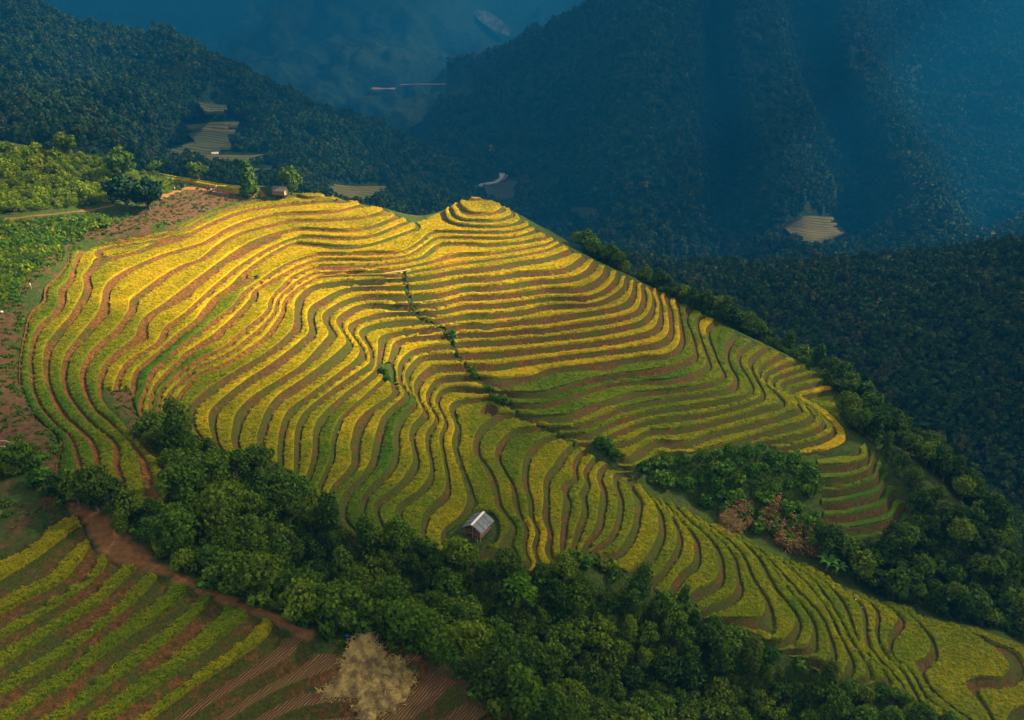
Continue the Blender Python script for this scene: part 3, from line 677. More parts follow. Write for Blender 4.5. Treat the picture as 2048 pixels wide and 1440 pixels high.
tline([(322,398),(345,388),(370,378),(410,379),(450,383),(500,388),(525,390)], 1.1, 1.0)
tline([(-20,443),(30,440),(90,432),(150,424),(230,412)], 0.8, .55)
ground = mesh_obj('ground', np.stack([GXX, GYY, GZ], -1).reshape(-1, 3),
    (lambda i: np.stack([i[:-1, :-1], i[:-1, 1:], i[1:, 1:], i[1:, :-1]], -1).reshape(-1, 4))(np.arange(NX*NY).reshape(NY, NX)),
    mat_ground(), smooth=True, attrs={'earth': earth.ravel(), 'trail': trail.ravel()})
tag(ground, kind='structure')
def gz(x, y): return sample(GZ, x, y)
# ---------------------------------------------------------------- far mountains
CALM = [(420,260,75,22),(420,300,110,40),(470,325,90,25),(540,350,60,20),(715,388,75,24),(425,218,45,22),(1000,384,50,28),(1168,432,45,22),(1625,462,85,38),(765,178,50,14),(870,169,80,10),(965,375,40,22),(985,42,60,35),(1970,466,40,16)]
def loft(name, rows, nu, nv, amp, wl, seed, mat, expo=1.0):
    """rows from the foot to beyond the crest; every entry is (px, py, horizontal distance)"""
    R = np.array(rows, float)                       # rows, cols, 3
    nr, nc = R.shape[:2]
    u = np.linspace(0, nc-1, nu); v = np.linspace(0, nr-1, nv)
    dx, dy, dz = ray(R[:, :, 0], R[:, :, 1]); k = R[:, :, 2]/np.hypot(dx, dy)
    W = np.stack([dx*k, dy*k, dz*k], -1)
    def interp(A, s, axis):
        A = np.moveaxis(A, axis, 0); n = len(A); i = np.clip(s.astype(int), 0, n-2); f = (s-i).reshape(-1, *([1]*(A.ndim-1)))
        p0 = A[np.maximum(i-1, 0)]; p1 = A[i]; p2 = A[i+1]; p3 = A[np.minimum(i+2, n-1)]
        m1 = (p2-p0)*0.5; m2 = (p3-p1)*0.5
        out = (2*f**3-3*f**2+1)*p1 + (f**3-2*f**2+f)*m1 + (-2*f**3+3*f**2)*p2 + (f**3-f**2)*m2
        return np.moveaxis(out, 0, axis)
    W = interp(interp(W, v, 0), u, 1)
    x, y, z = W[..., 0], W[..., 1], W[..., 2]
    n = ridged(x/wl, y/wl, seed, 5)-0.5 + 0.35*fbm(x/(wl*.12), y/(wl*.12), seed+3, 4)
    edge = np.minimum(1, np.linspace(0, 6, nv))[:, None]
    qx, qy = project(x, y, z); calm = np.ones(x.shape)
    for a_, b_, ra, rb in CALM: calm = np.minimum(calm, smoothstep(1.0, 1.7, np.hypot((qx-a_)/ra, (qy-b_)/rb)))
    W[..., 2] = z + amp*n*edge*calm - amp*.25*(1-calm)
    idx = np.arange(nu*nv).reshape(nv, nu)
    F = np.stack([idx[:-1, :-1], idx[:-1, 1:], idx[1:, 1:], idx[1:, :-1]], -1).reshape(-1, 4)
    o = mesh_obj(name, W.reshape(-1, 3), F, mat, smooth=True); tag(o, kind='structure')
    return o, W
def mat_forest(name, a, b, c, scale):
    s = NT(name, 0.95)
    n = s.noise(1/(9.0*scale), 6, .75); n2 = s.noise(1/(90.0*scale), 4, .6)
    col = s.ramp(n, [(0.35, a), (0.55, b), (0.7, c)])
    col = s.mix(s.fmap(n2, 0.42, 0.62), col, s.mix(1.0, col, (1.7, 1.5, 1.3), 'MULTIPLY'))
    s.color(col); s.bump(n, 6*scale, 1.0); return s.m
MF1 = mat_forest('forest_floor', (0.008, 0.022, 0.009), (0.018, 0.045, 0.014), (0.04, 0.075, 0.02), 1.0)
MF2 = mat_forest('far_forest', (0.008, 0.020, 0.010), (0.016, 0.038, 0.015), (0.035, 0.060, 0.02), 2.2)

# left mountain: its crest runs from the top left corner down to the river bend
LM_rows = [
 [(-300,640,330),(0,560,330),(200,520,340),(380,500,350),(560,500,360),(700,500,380),(830,500,420),(960,500,480),(1050,500,520)],
 [(-300,430,480),(0,400,470),(200,400,460),(380,400,450),(560,430,460),(700,440,480),(830,450,520),(920,450,600),(1000,450,700)],
 [(-300,250,620),(0,260,600),(200,290,580),(380,320,580),(560,350,580),(700,380,600),(820,400,650),(890,410,720),(970,440,800)],
 [(-300,120,800),(0,150,780),(200,190,760),(400,240,760),(560,260,750),(700,300,750),(800,340,780),(870,370,820),(945,415,880)],
 [(-300,0,1000),(0,28,980),(170,75,960),(400,108,940),(540,180,920),(700,238,900),(800,278,890),(880,330,900),(935,392,920)],
 [(-300,20,1180),(0,60,1150),(170,120,1120),(400,170,1100),(540,250,1080),(700,310,1050),(800,350,1040),(880,400,1040),(945,440,1040)],
 [(-300,200,1600),(0,220,1500),(170,260,1450),(400,300,1400),(540,340,1350),(700,380,1300),(800,400,1250),(880,430,1250),(960,470,1250)]]
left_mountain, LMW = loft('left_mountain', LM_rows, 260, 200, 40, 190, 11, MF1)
# right mountain with its spurs
RM_rows = [
 [(820,620,560),(1000,620,560),(1160,650,600),(1300,680,560),(1420,700,640),(1540,700,600),(1680,700,700),(1800,700,660),(2000,700,800),(2400,700,800)],
 [(840,470,800),(960,480,800),(1120,500,840),(1280,510,740),(1430,530,900),(1570,540,790),(1700,530,980),(1830,520,930),(2000,500,1150),(2400,500,1200)],
 [(850,400,950),(960,405,960),(1100,430,1010),(1290,430,860),(1440,460,1080),(1580,470,920),(1720,460,1240),(1850,440,1120),(1980,450,1450),(2400,440,1500)],
 [(860,330,1150),(960,330,1150),(1120,330,1180),(1300,310,960),(1440,350,1280),(1560,350,1080),(1700,350,1480),(1800,330,1300),(1940,350,1700),(2400,330,1800)],
 [(870,255,1400),(960,230,1350),(1110,200,1350),(1310,170,1120),(1430,240,1480),(1520,220,1270),(1660,220,1700),(1750,200,1500),(1880,240,1900),(2400,220,2000)],
 [(880,195,1700),(1000,135,1650),(1130,80,1550),(1320,30,1320),(1420,110,1700),(1490,90,1480),(1620,90,1900),(1700,60,1750),(1830,110,2150),(2400,100,2250)],
 [(900,150,2000),(1050,95,1950),(1160,50,1850),(1300,-60,1580),(1420,-60,1900),(1500,-80,1750),(1620,-90,2100),(1720,-110,2000),(1830,-60,2400),(2400,-80,2500)],
 [(920,220,2400),(1100,200,2300),(1250,180,2200),(1350,60,2100),(1450,50,2200),(1540,40,2200),(1660,40,2400),(1760,50,2300),(1860,60,2700),(2400,60,2800)]]
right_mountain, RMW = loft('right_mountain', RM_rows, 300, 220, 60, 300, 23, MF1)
# far range closing the valley
BM_rows = [
 [(-500,330,2300),(0,330,2300),(350,330,2200),(600,330,2100),(800,330,2000),(1000,330,2100),(1300,330,2300),(2600,330,2600)],
 [(-500,190,2600),(0,190,2600),(350,190,2500),(600,210,2350),(800,215,2250),(1000,200,2350),(1300,190,2700),(2600,200,3000)],
 [(-500,120,3000),(0,120,3000),(350,120,2900),(560,100,2700),(780,110,2600),(1000,130,2900),(1300,120,3200),(2600,120,3400)],
 [(-500,40,3400),(0,40,3400),(350,40,3300),(560,0,3000),(800,20,2900),(1000,40,3200),(1300,30,3700),(2600,30,3900)],
 [(-500,-120,4000),(0,-120,4000),(350,-150,3900),(600,-140,3600),(900,-120,3500),(1100,-110,3900),(1400,-110,4400),(2600,-110,4600)]]
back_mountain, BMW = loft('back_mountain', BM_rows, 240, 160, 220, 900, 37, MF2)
# dark wooded slope across the valley on the right
WS_rows = [
 [(1150,1000,250),(1400,1100,230),(1650,1200,230),(1850,1300,230),(2100,1400,230),(2400,1500,230)],
 [(1180,760,330),(1400,850,300),(1640,930,300),(1850,1020,290),(2080,1100,290),(2400,1150,290)],
 [(1200,620,420),(1400,680,390),(1640,740,380),(1850,800,370),(2060,850,360),(2400,850,360)],
 [(1230,560,500),(1400,590,490),(1640,610,480),(1850,630,470),(2050,640,460),(2400,640,450)],
 [(1260,535,560),(1400,548,570),(1640,538,590),(1850,530,590),(2050,505,580),(2400,470,560)],
 [(1270,570,640),(1400,590,660),(1640,580,680),(1850,575,690),(2050,550,690),(2400,520,680)],
 [(1280,640,760),(1400,650,760),(1640,640,780),(1850,640,790),(2050,620,790),(2400,600,790)]]
wooded_slope, WSW = loft('wooded_slope', WS_rows, 160, 120, 12, 70, 51, MF1)
# valley floor: one sheet to the horizon under everything
v = np.linspace(-9000, 9000, 61); vx, vy = np.meshgrid(v, v)
vz = -640 + 25*fbm(vx/600, vy/600, 77, 3)
idx = np.arange(61*61).reshape(61, 61)
floor_ = mesh_obj('valley_floor', np.stack([vx, vy, vz], -1).reshape(-1, 3), np.stack([idx[:-1, :-1], idx[:-1, 1:], idx[1:, 1:], idx[1:, :-1]], -1).reshape(-1, 4), MF1, smooth=True)
tag(floor_, kind='structure')
# ---------------------------------------------------------------- unseen cloud deck, its gap and thickness shaped to place sun and shade
def shading_cloud_deck():
    n = 150; s = np.linspace(-1, 1, n)
    zc = 820.0; k = (zc+65)/SUN_DIR.z
    ox, oy = SUN_DIR.x*k, SUN_DIR.y*k
    w = np.sinh(s*4.2)/np.sinh(4.2)*5200
    LX, LY = np.meshgrid(w-30, w+170)                       # where the sun's ray through this bit of cloud meets the hill
    rx = (LX+42)*0.96+(LY-196)*0.25; ry = -(LX+42)*0.25+(LY-196)*0.96
    d = (np.sqrt((rx/105)**2+(ry/55)**2)-1)*75 + 16*fbm(LX/45, LY/45, 5, 3)
    edge = smoothstep(-30, 75, d)
    base = 0.61 + 0.13*(1-smoothstep(130, 175, LY)) + 0.14*smoothstep(900, 1800, LY)*(1-smoothstep(100, 700, LX)) - 0.16*smoothstep(150, 600, LX)*smoothstep(500, 900, LY) + 0.10*smoothstep(300, 500, LY)*(1-smoothstep(-100, 150, LX)) + 0.26*smoothstep(230, 300, LY)*(1-smoothstep(330, 520, LY)) + 0.08*smoothstep(75, 170, LX)*smoothstep(80, 150, LY) + 0.25*fbm(LX/130, LY/130, 15, 3) + (1.0*fbm(LX/420, LY/520, 19, 3)-.06)*smoothstep(350, 700, LY)
    th = np.clip(edge*np.clip(base, .15, .95), 0, 1)
    lump = ridged(LX/150, LY/150, 4, 4)*60*edge + 25*edge
    vb = np.stack([LX+ox, LY+oy, zc-lump], -1); vt = np.stack([LX+ox, LY+oy, zc+4+lump*1.6], -1)
    idx = np.arange(n*n).reshape(n, n)
    q = np.stack([idx[:-1, :-1], idx[:-1, 1:], idx[1:, 1:], idx[1:, :-1]], -1).reshape(-1, 4)
    keep = th.ravel()[q].max(1) > 0.004; q = q[keep]
    V = np.concatenate([vb.reshape(-1, 3), vt.reshape(-1, 3)]); Q = np.concatenate([q[:, ::-1], q+n*n])
    s_ = NT('cloud'); s_.n.remove(s_.b)
    op = s_.math('ADD', s_.attr('thick'), s_.math('MULTIPLY', s_.fmap(s_.noise(0.012, 5, .6), .3, .7, -.2, .2), s_.attr('thick')))
    op = s_.fmap(op, 0, 1, 0, 1)
    op = s_.math('SUBTRACT', 1.0, s_.math('POWER', s_.math('SUBTRACT', 1.0, op), 0.5))
    tr = s_.n.new('ShaderNodeBsdfTransparent'); tl = s_.n.new('ShaderNodeBsdfTranslucent'); df = s_.n.new('ShaderNodeBsdfDiffuse')
    tl.inputs[0].default_value = (.8, .82, .86, 1); df.inputs[0].default_value = (.8, .8, .8, 1)
    m1 = s_.n.new('ShaderNodeMixShader'); m1.inputs[0].default_value = 0.5; s_.link(tl.outputs[0], m1.inputs[1]); s_.link(df.outputs[0], m1.inputs[2])
    m2 = s_.n.new('ShaderNodeMixShader'); s_.link(op, m2.inputs[0]); s_.link(tr.outputs[0], m2.inputs[1]); s_.link(m1.outputs[0], m2.inputs[2])
    s_.link(m2.outputs[0], s_.out.inputs['Surface'])
    o = mesh_obj('light_shaping_cloud', V, Q, s_.m, smooth=True, attrs={'thick': np.concatenate([th.ravel()]*2)})
    tag(o, kind='structure'); return o
shading_cloud_deck()
# ---------------------------------------------------------------- the blue valley air
def haze():
    x0, x1, y0, y1, z0, z1 = -9500, 9500, -9500, 9500, -672, 430
    V = [(x, y, z) for x in (x0, x1) for y in (y0, y1) for z in (z0, z1)]
    Fc = [(0, 1, 3, 2), (4, 6, 7, 5), (0, 4, 5, 1), (2, 3, 7, 6), (0, 2, 6, 4), (1, 5, 7, 3)]
    m = bpy.data.materials.new('valley_haze'); m.use_nodes = True; nt = m.node_tree; nt.nodes.clear()
    out = nt.nodes.new('ShaderNodeOutputMaterial'); pv = nt.nodes.new('ShaderNodeVolumePrincipled')
    pv.inputs['Color'].default_value = (0.015, 0.36, 1.0, 1); pv.inputs['Density'].default_value = 0.00049
    pv.inputs['Anisotropy'].default_value = 0.0
    nt.links.new(pv.outputs[0], out.inputs['Volume'])
    o = mesh_obj('haze', V, Fc, m); tag(o, kind='stuff'); return o
haze()
# ---------------------------------------------------------------- foliage
R2 = np.random.default_rng(21)
def leaf_cloud(blobs, n, size, seed, flat=0.6, jitter=0.25, droop=0.0):
    """many leaf-sized quads spread through the shells of the blobs (x, y, z, rx, rz)"""
    r = np.random.default_rng(seed); B = np.array(blobs, float)
    w = B[:, 3]**2; w /= w.sum(); bi = r.choice(len(B), n, p=w)
    d = r.normal(size=(n, 3)); d[:, 2] = d[:, 2]*0.9+0.25; d /= np.linalg.norm(d, axis=1)[:, None]
    rad = 1 - jitter*r.random(n)**1.6
    lump = 1 + 0.18*np.sin(d[:, 0]*5+seed)*np.cos(d[:, 1]*6+seed*2) + 0.1*np.sin(d[:, 2]*9+seed)
    p = B[bi, :3] + d*np.stack([B[bi, 3], B[bi, 3], B[bi, 4]], 1)*(rad*lump)[:, None]
    nrm = d + r.normal(size=(n, 3))*flat; nrm /= np.linalg.norm(nrm, axis=1)[:, None]
    a = np.cross(nrm, r.normal(size=(n, 3))); a /= np.linalg.norm(a, axis=1)[:, None]; b = np.cross(nrm, a)
    s = size*(0.6+0.8*r.random(n))[:, None]
    V = np.stack([p-a*s*.5-b*s*.3, p+a*s*.5-b*s*.35, p+a*s*.45+b*s*.4, p-a*s*.4+b*s*.45], 1)
    V[:, 2:, 2] -= droop*s
    lv = np.clip(0.5 + 0.28*r.normal(size=n), 0, 1)
    return V.reshape(-1, 3), np.arange(4*n).reshape(n, 4), np.repeat(lv, 4)
def tube(path, radii, seg=6):
    P = [Vector(p) for p in path]; V = []; Fc = []
    for i, p in enumerate(P):
        t = (P[min(i+1, len(P)-1)]-P[max(i-1, 0)]).normalized()
        a = t.orthogonal().normalized(); b = t.cross(a)
        for j in range(seg):
            q = 2*math.pi*j/seg; V.append(tuple(p + (a*math.cos(q)+b*math.sin(q))*radii[i]))
    for i in range(len(P)-1):
        for j in range(seg):
            Fc.append((i*seg+j, i*seg+(j+1) % seg, (i+1)*seg+(j+1) % seg, (i+1)*seg+j))
    Fc.append(tuple(range(seg))[::-1]); Fc.append(tuple(range((len(P)-1)*seg, len(P)*seg)))
    return V, Fc
def merge(parts):
    V = []; Fc = []
    for v, f in parts:
        o = len(V); V += [tuple(q) for q in v]; Fc += [tuple(i+o for i in g) for g in f]
    return V, Fc
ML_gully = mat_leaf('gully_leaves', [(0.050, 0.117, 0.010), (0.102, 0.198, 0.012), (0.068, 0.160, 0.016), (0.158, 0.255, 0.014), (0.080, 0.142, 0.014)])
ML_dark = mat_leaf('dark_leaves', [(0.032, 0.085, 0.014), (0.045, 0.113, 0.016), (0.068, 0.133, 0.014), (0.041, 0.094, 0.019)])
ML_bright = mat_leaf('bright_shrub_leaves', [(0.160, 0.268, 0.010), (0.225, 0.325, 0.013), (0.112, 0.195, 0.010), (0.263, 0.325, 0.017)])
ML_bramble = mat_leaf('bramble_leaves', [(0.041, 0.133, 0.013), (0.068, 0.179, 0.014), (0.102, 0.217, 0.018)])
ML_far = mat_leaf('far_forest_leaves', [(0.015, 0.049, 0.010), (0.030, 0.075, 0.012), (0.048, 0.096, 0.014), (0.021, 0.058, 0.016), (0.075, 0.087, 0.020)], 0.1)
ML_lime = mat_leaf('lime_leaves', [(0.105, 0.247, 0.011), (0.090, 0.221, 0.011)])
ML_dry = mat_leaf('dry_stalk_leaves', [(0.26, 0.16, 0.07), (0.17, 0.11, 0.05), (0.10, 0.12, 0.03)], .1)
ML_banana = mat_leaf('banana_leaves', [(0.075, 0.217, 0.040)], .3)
M_BARK = mat_plain('bark', (0.10, 0.075, 0.055), c2=(0.20, 0.16, 0.12), scale=6)
def crown_blobs(kind, seed):
    r = random.Random(seed); B = []
    if kind == 'round':
        h, R = 3.1, 1.5; B.append((0, 0, h, R, R*.85))
        for i in range(9):
            a = r.uniform(0, 6.28); q = r.uniform(.5, 1.05)*R; B.append((q*math.cos(a), q*math.sin(a), h+r.uniform(-.8, .7), R*r.uniform(.34, .6), R*r.uniform(.3, .5)))
        B.append((r.uniform(-.3, .3), r.uniform(-.3, .3), h+R*.75, R*.5, R*.45))
    elif kind == 'tall':
        for i in range(9):
            z = 1.7+i*.55; R = 1.25*math.sin(math.pi*min(1, (i+1.6)/10.5))+.15
            B.append((r.uniform(-.45, .45), r.uniform(-.45, .45), z, R*r.uniform(.8, 1.1), R*.7))
    elif kind == 'wide':
        h = 3.2
        for i in range(12):
            a = r.uniform(0, 6.28); q = r.uniform(.3, 2.1); B.append((q*math.cos(a), q*math.sin(a), h+r.uniform(-.5, .8)-q*.2, r.uniform(.6, 1.0), r.uniform(.5, .75)))
    elif kind == 'shrub':
        for i in range(7):
            a = r.uniform(0, 6.28); q = r.uniform(0, .8); B.append((q*math.cos(a), q*math.sin(a), r.uniform(.5, 1.3)-q*.3, r.uniform(.45, .8), r.uniform(.45, .75)))
    elif kind == 'spire':
        for i in range(9):
            z = .6+i*.55; R = 1.1*(1-i/10.5)+.1; B.append((r.uniform(-.15, .15), r.uniform(-.15, .15), z, R, R*.8))
    return B
LABEL0 = {}
def make_tree(name, kind, seed, mat, n, size, label, cat, group=None):
    root = empty(name, (0, 0, 0)); tag(root, label, cat, group); LABEL0[root.name] = label
    B = crown_blobs(kind, seed)
    V, Fc, lv = leaf_cloud(B, n, size, seed)
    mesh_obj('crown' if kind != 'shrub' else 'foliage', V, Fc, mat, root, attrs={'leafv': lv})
    r = random.Random(seed+5)
    if kind == 'shrub':
        parts = [tube([(0, 0, -.2), (b[0]*.6, b[1]*.6, b[2]*.7)], [.05, .02], 4) for b in B[:4]]; nm = 'stem'
    else:
        top = max(b[2] for b in B)
        parts = [tube([(0, 0, -.4), (.05, .03, top*.35), (r.uniform(-.15, .15), r.uniform(-.15, .15), top*.8)], [.17, .12, .04], 6)]
        for b in B[1:6]: parts.append(tube([(0, 0, top*.3), (b[0]*.5, b[1]*.5, (top*.3+b[2])*.5), (b[0]*.9, b[1]*.9, b[2])], [.08, .05, .02], 5))
        nm = 'trunk'
    v, f = merge(parts); mesh_obj(nm, v, f, M_BARK, root)
    return root
USED = set()
ZONED = {'trees filling the gully': [((0, 330), 'beside the upper footpath'), ((330, 620), 'above the striped near fields'), ((620, 860), 'just above the straw heap'), ((860, 1100), 'down the slope from the hut'), ((1100, 1400), 'under the middle of the lower spur'), ((1400, 3000), 'towards the bottom right corner')],
 'green bushes along the edge of the gully': [((0, 280), 'by the footpath at the left'), ((280, 480), 'under the golden left terraces'), ((480, 760), 'under the middle terraces'), ((760, 1100), 'around the foot of the hut slope'), ((1100, 3000), 'along the foot of the lower spur')],
 'bright shrubs on the slope above the trail': [((-99, 90), 'on the slope at the left edge'), ((90, 180), 'midway along the slope above the trail'), ((180, 400), 'on the slope beside the two dark trees')],
 'trees on the right flank of the hill': [((0, 1320), 'behind the knoll side of the crest'), ((1320, 1560), 'along the crest behind the upper right terraces'), ((1560, 1760), 'beside the lowest bend of the right terraces'), ((1760, 1920), 'below the vegetable terraces'), ((1920, 3000), 'by the right edge')],
 'creeper covered bushes in the side valley': [((0, 1380), 'at the narrow upper end of the side valley'), ((1380, 1520), 'above the dry maize'), ((1520, 3000), 'next to the vegetable terraces')]}
def zone_label(o, proto, s):
    px, py = project(*o.location); base = LABEL0[proto.name]
    where = [w for (a, b), w in ZONED[o['group']] if a <= px < b]
    if not where: return
    big = 'small ' if s < .85 else 'large ' if s > 1.25 else ''
    words = base.split(' in the ')[0].split(' of the ')[0].split(' at the ')[0].split(' on the ')[0]
    where2 = where[0]; mid = {'trees filling the gully': 'in the gully wood', 'green bushes along the edge of the gully': 'of the gully edge', 'trees on the right flank of the hill': 'on the right flank'}.get(o['group'], '')
    o['label'] = ' '.join((big+words+' '+mid+' '+where2).split())
def place(proto, x, y, s, rz=None, z=None, label=None, group=None, sink=0.15, cat=None):
    if proto.name not in USED: USED.add(proto.name); o = proto
    else: o = copy_tree(proto)
    o.location = (x, y, (float(gz(x, y)) if z is None else z)-sink*s)
    o.rotation_euler = (0, 0, random.uniform(0, 6.28) if rz is None else rz)
    o.scale = (s*random.uniform(.92, 1.08), s*random.uniform(.92, 1.08), s*random.uniform(.9, 1.12))
    if label: o['label'] = label
    elif o.get('group') in ZONED: zone_label(o, proto, s)
    if group: o['group'] = group
    elif group == '': o.pop('group', None) if 'group' in o else None
    return o
def in_poly(poly, x, y): return poly_sd(poly, np.atleast_1d(x), np.atleast_1d(y))
def poisson(poly, n, dmin, seed, tries=60000, maskmin=None, dfun=None):
    P = np.array(poly); r = np.random.default_rng(seed); out = []
    C_ = r.uniform(P.min(0), P.max(0), size=(tries, 2)); sd = poly_sd(poly, C_[:, 0], C_[:, 1]); C_ = C_[sd > 0]
    if maskmin is not None: C_ = C_[sample(mask_any, C_[:, 0], C_[:, 1]) < maskmin]
    cell = {}
    for x, y in C_:
        d = dmin if dfun is None else dfun(x, y)
        k = (int(x//dmin), int(y//dmin)); ok = True
        for i in (-2, -1, 0, 1, 2):
            for j in (-2, -1, 0, 1, 2):
                for q in cell.get((k[0]+i, k[1]+j), ()):
                    if (q[0]-x)**2+(q[1]-y)**2 < d*d: ok = False
        if ok:
            cell.setdefault(k, []).append((x, y)); out.append((x, y))
            if len(out) >= n: break
    return out
# -- individual trees
GG = 'trees filling the gully'
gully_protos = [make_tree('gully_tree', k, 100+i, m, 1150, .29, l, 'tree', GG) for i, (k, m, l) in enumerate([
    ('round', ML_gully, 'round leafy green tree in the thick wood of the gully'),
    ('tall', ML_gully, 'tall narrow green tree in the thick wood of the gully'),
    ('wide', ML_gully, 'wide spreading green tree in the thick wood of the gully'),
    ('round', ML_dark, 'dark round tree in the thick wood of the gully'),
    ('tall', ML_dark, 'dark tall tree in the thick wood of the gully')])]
GUL = [(285,868),(340,862),(420,925),(500,935),(575,990),(640,1035),(700,1100),(800,1105),(890,1135),(1040,1165),(1170,1165),(1290,1215),(1400,1262),(1500,1320),(1630,1375),(1740,1405),(1850,1470),(1500,1530),(1200,1530),(1090,1500),(1010,1425),(900,1345),(790,1282),(700,1272),(600,1245),(500,1205),(400,1160),(320,1120),(250,1080),(215,1045),(300,1045),(365,1030),(352,960),(320,905)]
gp = pl2(GUL)
pts = poisson(gp, 265, 2.75, 5)
wts = [5, 3, 4, 1.6, 1.2]
for x, y in pts:
    pr = random.choices(gully_protos, wts)[0]; s = random.choice([.62, .75, .85, 1.0, 1.15, 1.3])
    place(pr, x, y, s)
BG = 'green bushes along the edge of the gully'
gb = make_tree('gully_bush', 'shrub', 140, ML_gully, 300, .34, 'leafy green bush at the edge of the gully wood', 'bush', BG)
gb2 = make_tree('gully_bush', 'shrub', 141, ML_bramble, 300, .34, 'leafy deep green bush at the edge of the gully wood', 'bush', BG)
edge_pts = [(300,858),(322,852),(345,858),(365,880),(388,892),(410,905),(440,925),(480,930),(520,935),(550,945),(600,965),(625,990),(660,1040),(690,1070),(720,1090),(770,1085),(810,1090),(850,1100),(890,1120),(930,1130),(980,1135),(1030,1148),(1080,1150),(1150,1120),(1170,1130),(1190,1125),(1230,1150),(1280,1175),(1330,1205),(1380,1235),(1430,1250),(1480,1280),(1540,1310),(1600,1330),(1650,1365),(1700,1380),(1760,1390),(1800,1400),(1850,1440),(40,915),(62,930),(30,945),(80,965),(100,985),(130,995),(160,985),(185,1000),(205,1005),(235,1015),(255,1025),(1900,1440),(10,940),(335,900),(330,880),(345,960),(360,1000),(1120,1140),(1215,1135),(300,1060),(340,1100),(430,1160),(520,1205),(610,1240),(660,1262),(730,1270),(800,1275),(840,1290),(880,1320),(960,1385),(1000,1420)]
for i, (a, b) in enumerate(edge_pts):
    p = at(a, b+6); place(gb if i % 2 else gb2, p[0], p[1], random.uniform(.8, 1.6))
# trees by the path at the left
for i, (a, b, s) in enumerate([(195,1022,1.25),(160,1012,1.0),(228,1030,1.1),(255,1045,1.0),(120,1000,.8),(50,945,1.1)]):
    p = at(a, b); place(gully_protos[0 if i % 2 else 3], p[0], p[1], s, label='leafy tree of the hedge between the footpath and the lowest terraces', group='trees between footpath and lowest terraces')
# two dark trees at the trail
ML_pair = mat_leaf('dark_pair_leaves', [(0.012, 0.042, 0.016), (0.016, 0.050, 0.018)], .1)
dk = make_tree('roadside_tree', 'round', 160, ML_pair, 1500, .30, 'left one of the two dark round trees standing by the trail', 'tree')
p = at(256, 421); place(dk, p[0], p[1], 2.1, sink=.75)
p = at(301, 424); d2 = place(dk, p[0], p[1], 2.0, sink=.75, label='right one of the two dark round trees standing by the trail')
for (a, b, s, kind, mt, lb) in [(249,368,1.9,'round',ML_gully,'brownish green tree rising from the bright shrub slope behind the dark pair'),(133,316,1.5,'round',ML_gully,'small tree standing out on the skyline of the bright shrub slope'),
        (399,368,1.4,'wide',ML_gully,'broad bushy tree behind the golden field on the crest'),(500,388,2.0,'spire',ML_gully,'tall pointed tree beside the trail left of the thatched shed'),(585,388,1.6,'round',ML_gully,'round tree just right of the thatched shed'),
        (311,352,.9,'wide',ML_gully,'pale bushy tree at the left end of the golden crest field'),(1364,1232,1.25,'spire',ML_dark,'dark slender tree at the lower edge of the spur terraces'),
        (1030,1222,1.5,'round',ML_lime,'bright lime green tree in the middle of the gully wood'),(515,935,.75,'round',ML_bramble,'small dark tree alone on the lower edge of the golden terraces'),
        (1180,900+20,.0,'round',ML_dark,'')]:
    if s == 0: continue
    q = make_tree('tree', kind, 170+a, mt, 700, .40, lb, 'tree')
    p = at(a, b); place(q, p[0], p[1], s, sink=.3)
# bright shrub slope upper left
SG = 'bright shrubs on the slope above the trail'
sp = [make_tree('shrub', 'shrub', 180+i, ML_bright, 420, .24, ['yellow green leafy shrub on the slope above the trail', 'bright green rounded shrub on the slope above the trail'][i], 'shrub', SG) for i in range(2)]
for x, y in poisson(pl2([(0,296),(60,303),(130,314),(200,328),(245,345),(248,372),(225,398),(120,412),(0,428)]), 290, 2.2, 9):
    place(random.choice(sp), x, y, random.choice([.8, 1.0, 1.2, 1.5, 2.1]))
# wood on the far side of the crest and down the right flank
RG = 'trees on the right flank of the hill'
rp = [make_tree('flank_tree', k, 200+i, m, 900, .34, l, 'tree', RG) for i, (k, m, l) in enumerate([
    ('round', ML_dark, 'dark rounded tree of the wood down the right flank'), ('tall', ML_dark, 'dark tall tree of the wood down the right flank'),
    ('round', ML_gully, 'green rounded tree of the wood down the right flank'), ('wide', ML_dark, 'dark spreading tree of the wood down the right flank')])]
rx, ry, rsm, rn = RIDGE_PLAN
rpx = np.array(RIDGE)[:, 0]
def ridge_at(px_, off):
    i = np.interp(px_, rpx, np.arange(len(rpx))); j = np.arange(len(rpx))
    return np.interp(i, j, rsm[:, 0])+np.interp(i, j, rn[:, 0])*off, np.interp(i, j, rsm[:, 1])+np.interp(i, j, rn[:, 1])*off
for a, off, s in [(1128,6,.8),(1150,7,1.35),(1165,9,1.3),(1172,6,1.1),(1195,9,1.0),(1205,6,.8),(1228,7,1.2),(1243,6,1.1),(1255,9,1.0),(1290,7,.9),(1312,8,1.15),(1330,7,.9),(1345,8,1.1),(1362,7,1.1),(1378,8,1.2),(1392,7,1.1),(1408,9,1.3),(1425,7,1.2),(1440,8,1.25),(1456,7,1.1),(1470,9,1.3),(1490,8,1.2),(1508,9,1.1),(1520,7,.9),(1565,9,1.0),(1580,12,1.2),(1612,9,1.0),(1622,12,1.5),(1640,10,1.4),(1655,8,1.2),(1660,13,1.6),(1672,8,1.0)]:
    x, y = ridge_at(a, off-2.5); place(random.choice(rp if a > 1300 else rp[2:3]), float(x), float(y), s*1.15)
FL = [(1672,800),(1700,822),(1745,880),(1790,925),(1860,1000),(1950,1080),(2048,1150),(2120,1200),(2120,1300),(2048,1275),(1960,1252),(1860,1222),(1780,1200),(1700,1160),(1640,1118),(1680,1105),(1800,1090),(1838,1045),(1815,985),(1775,920),(1740,880),(1700,862)]
fpts = poisson(pl2(FL), 190, 2.9, 12, maskmin=-1.5)
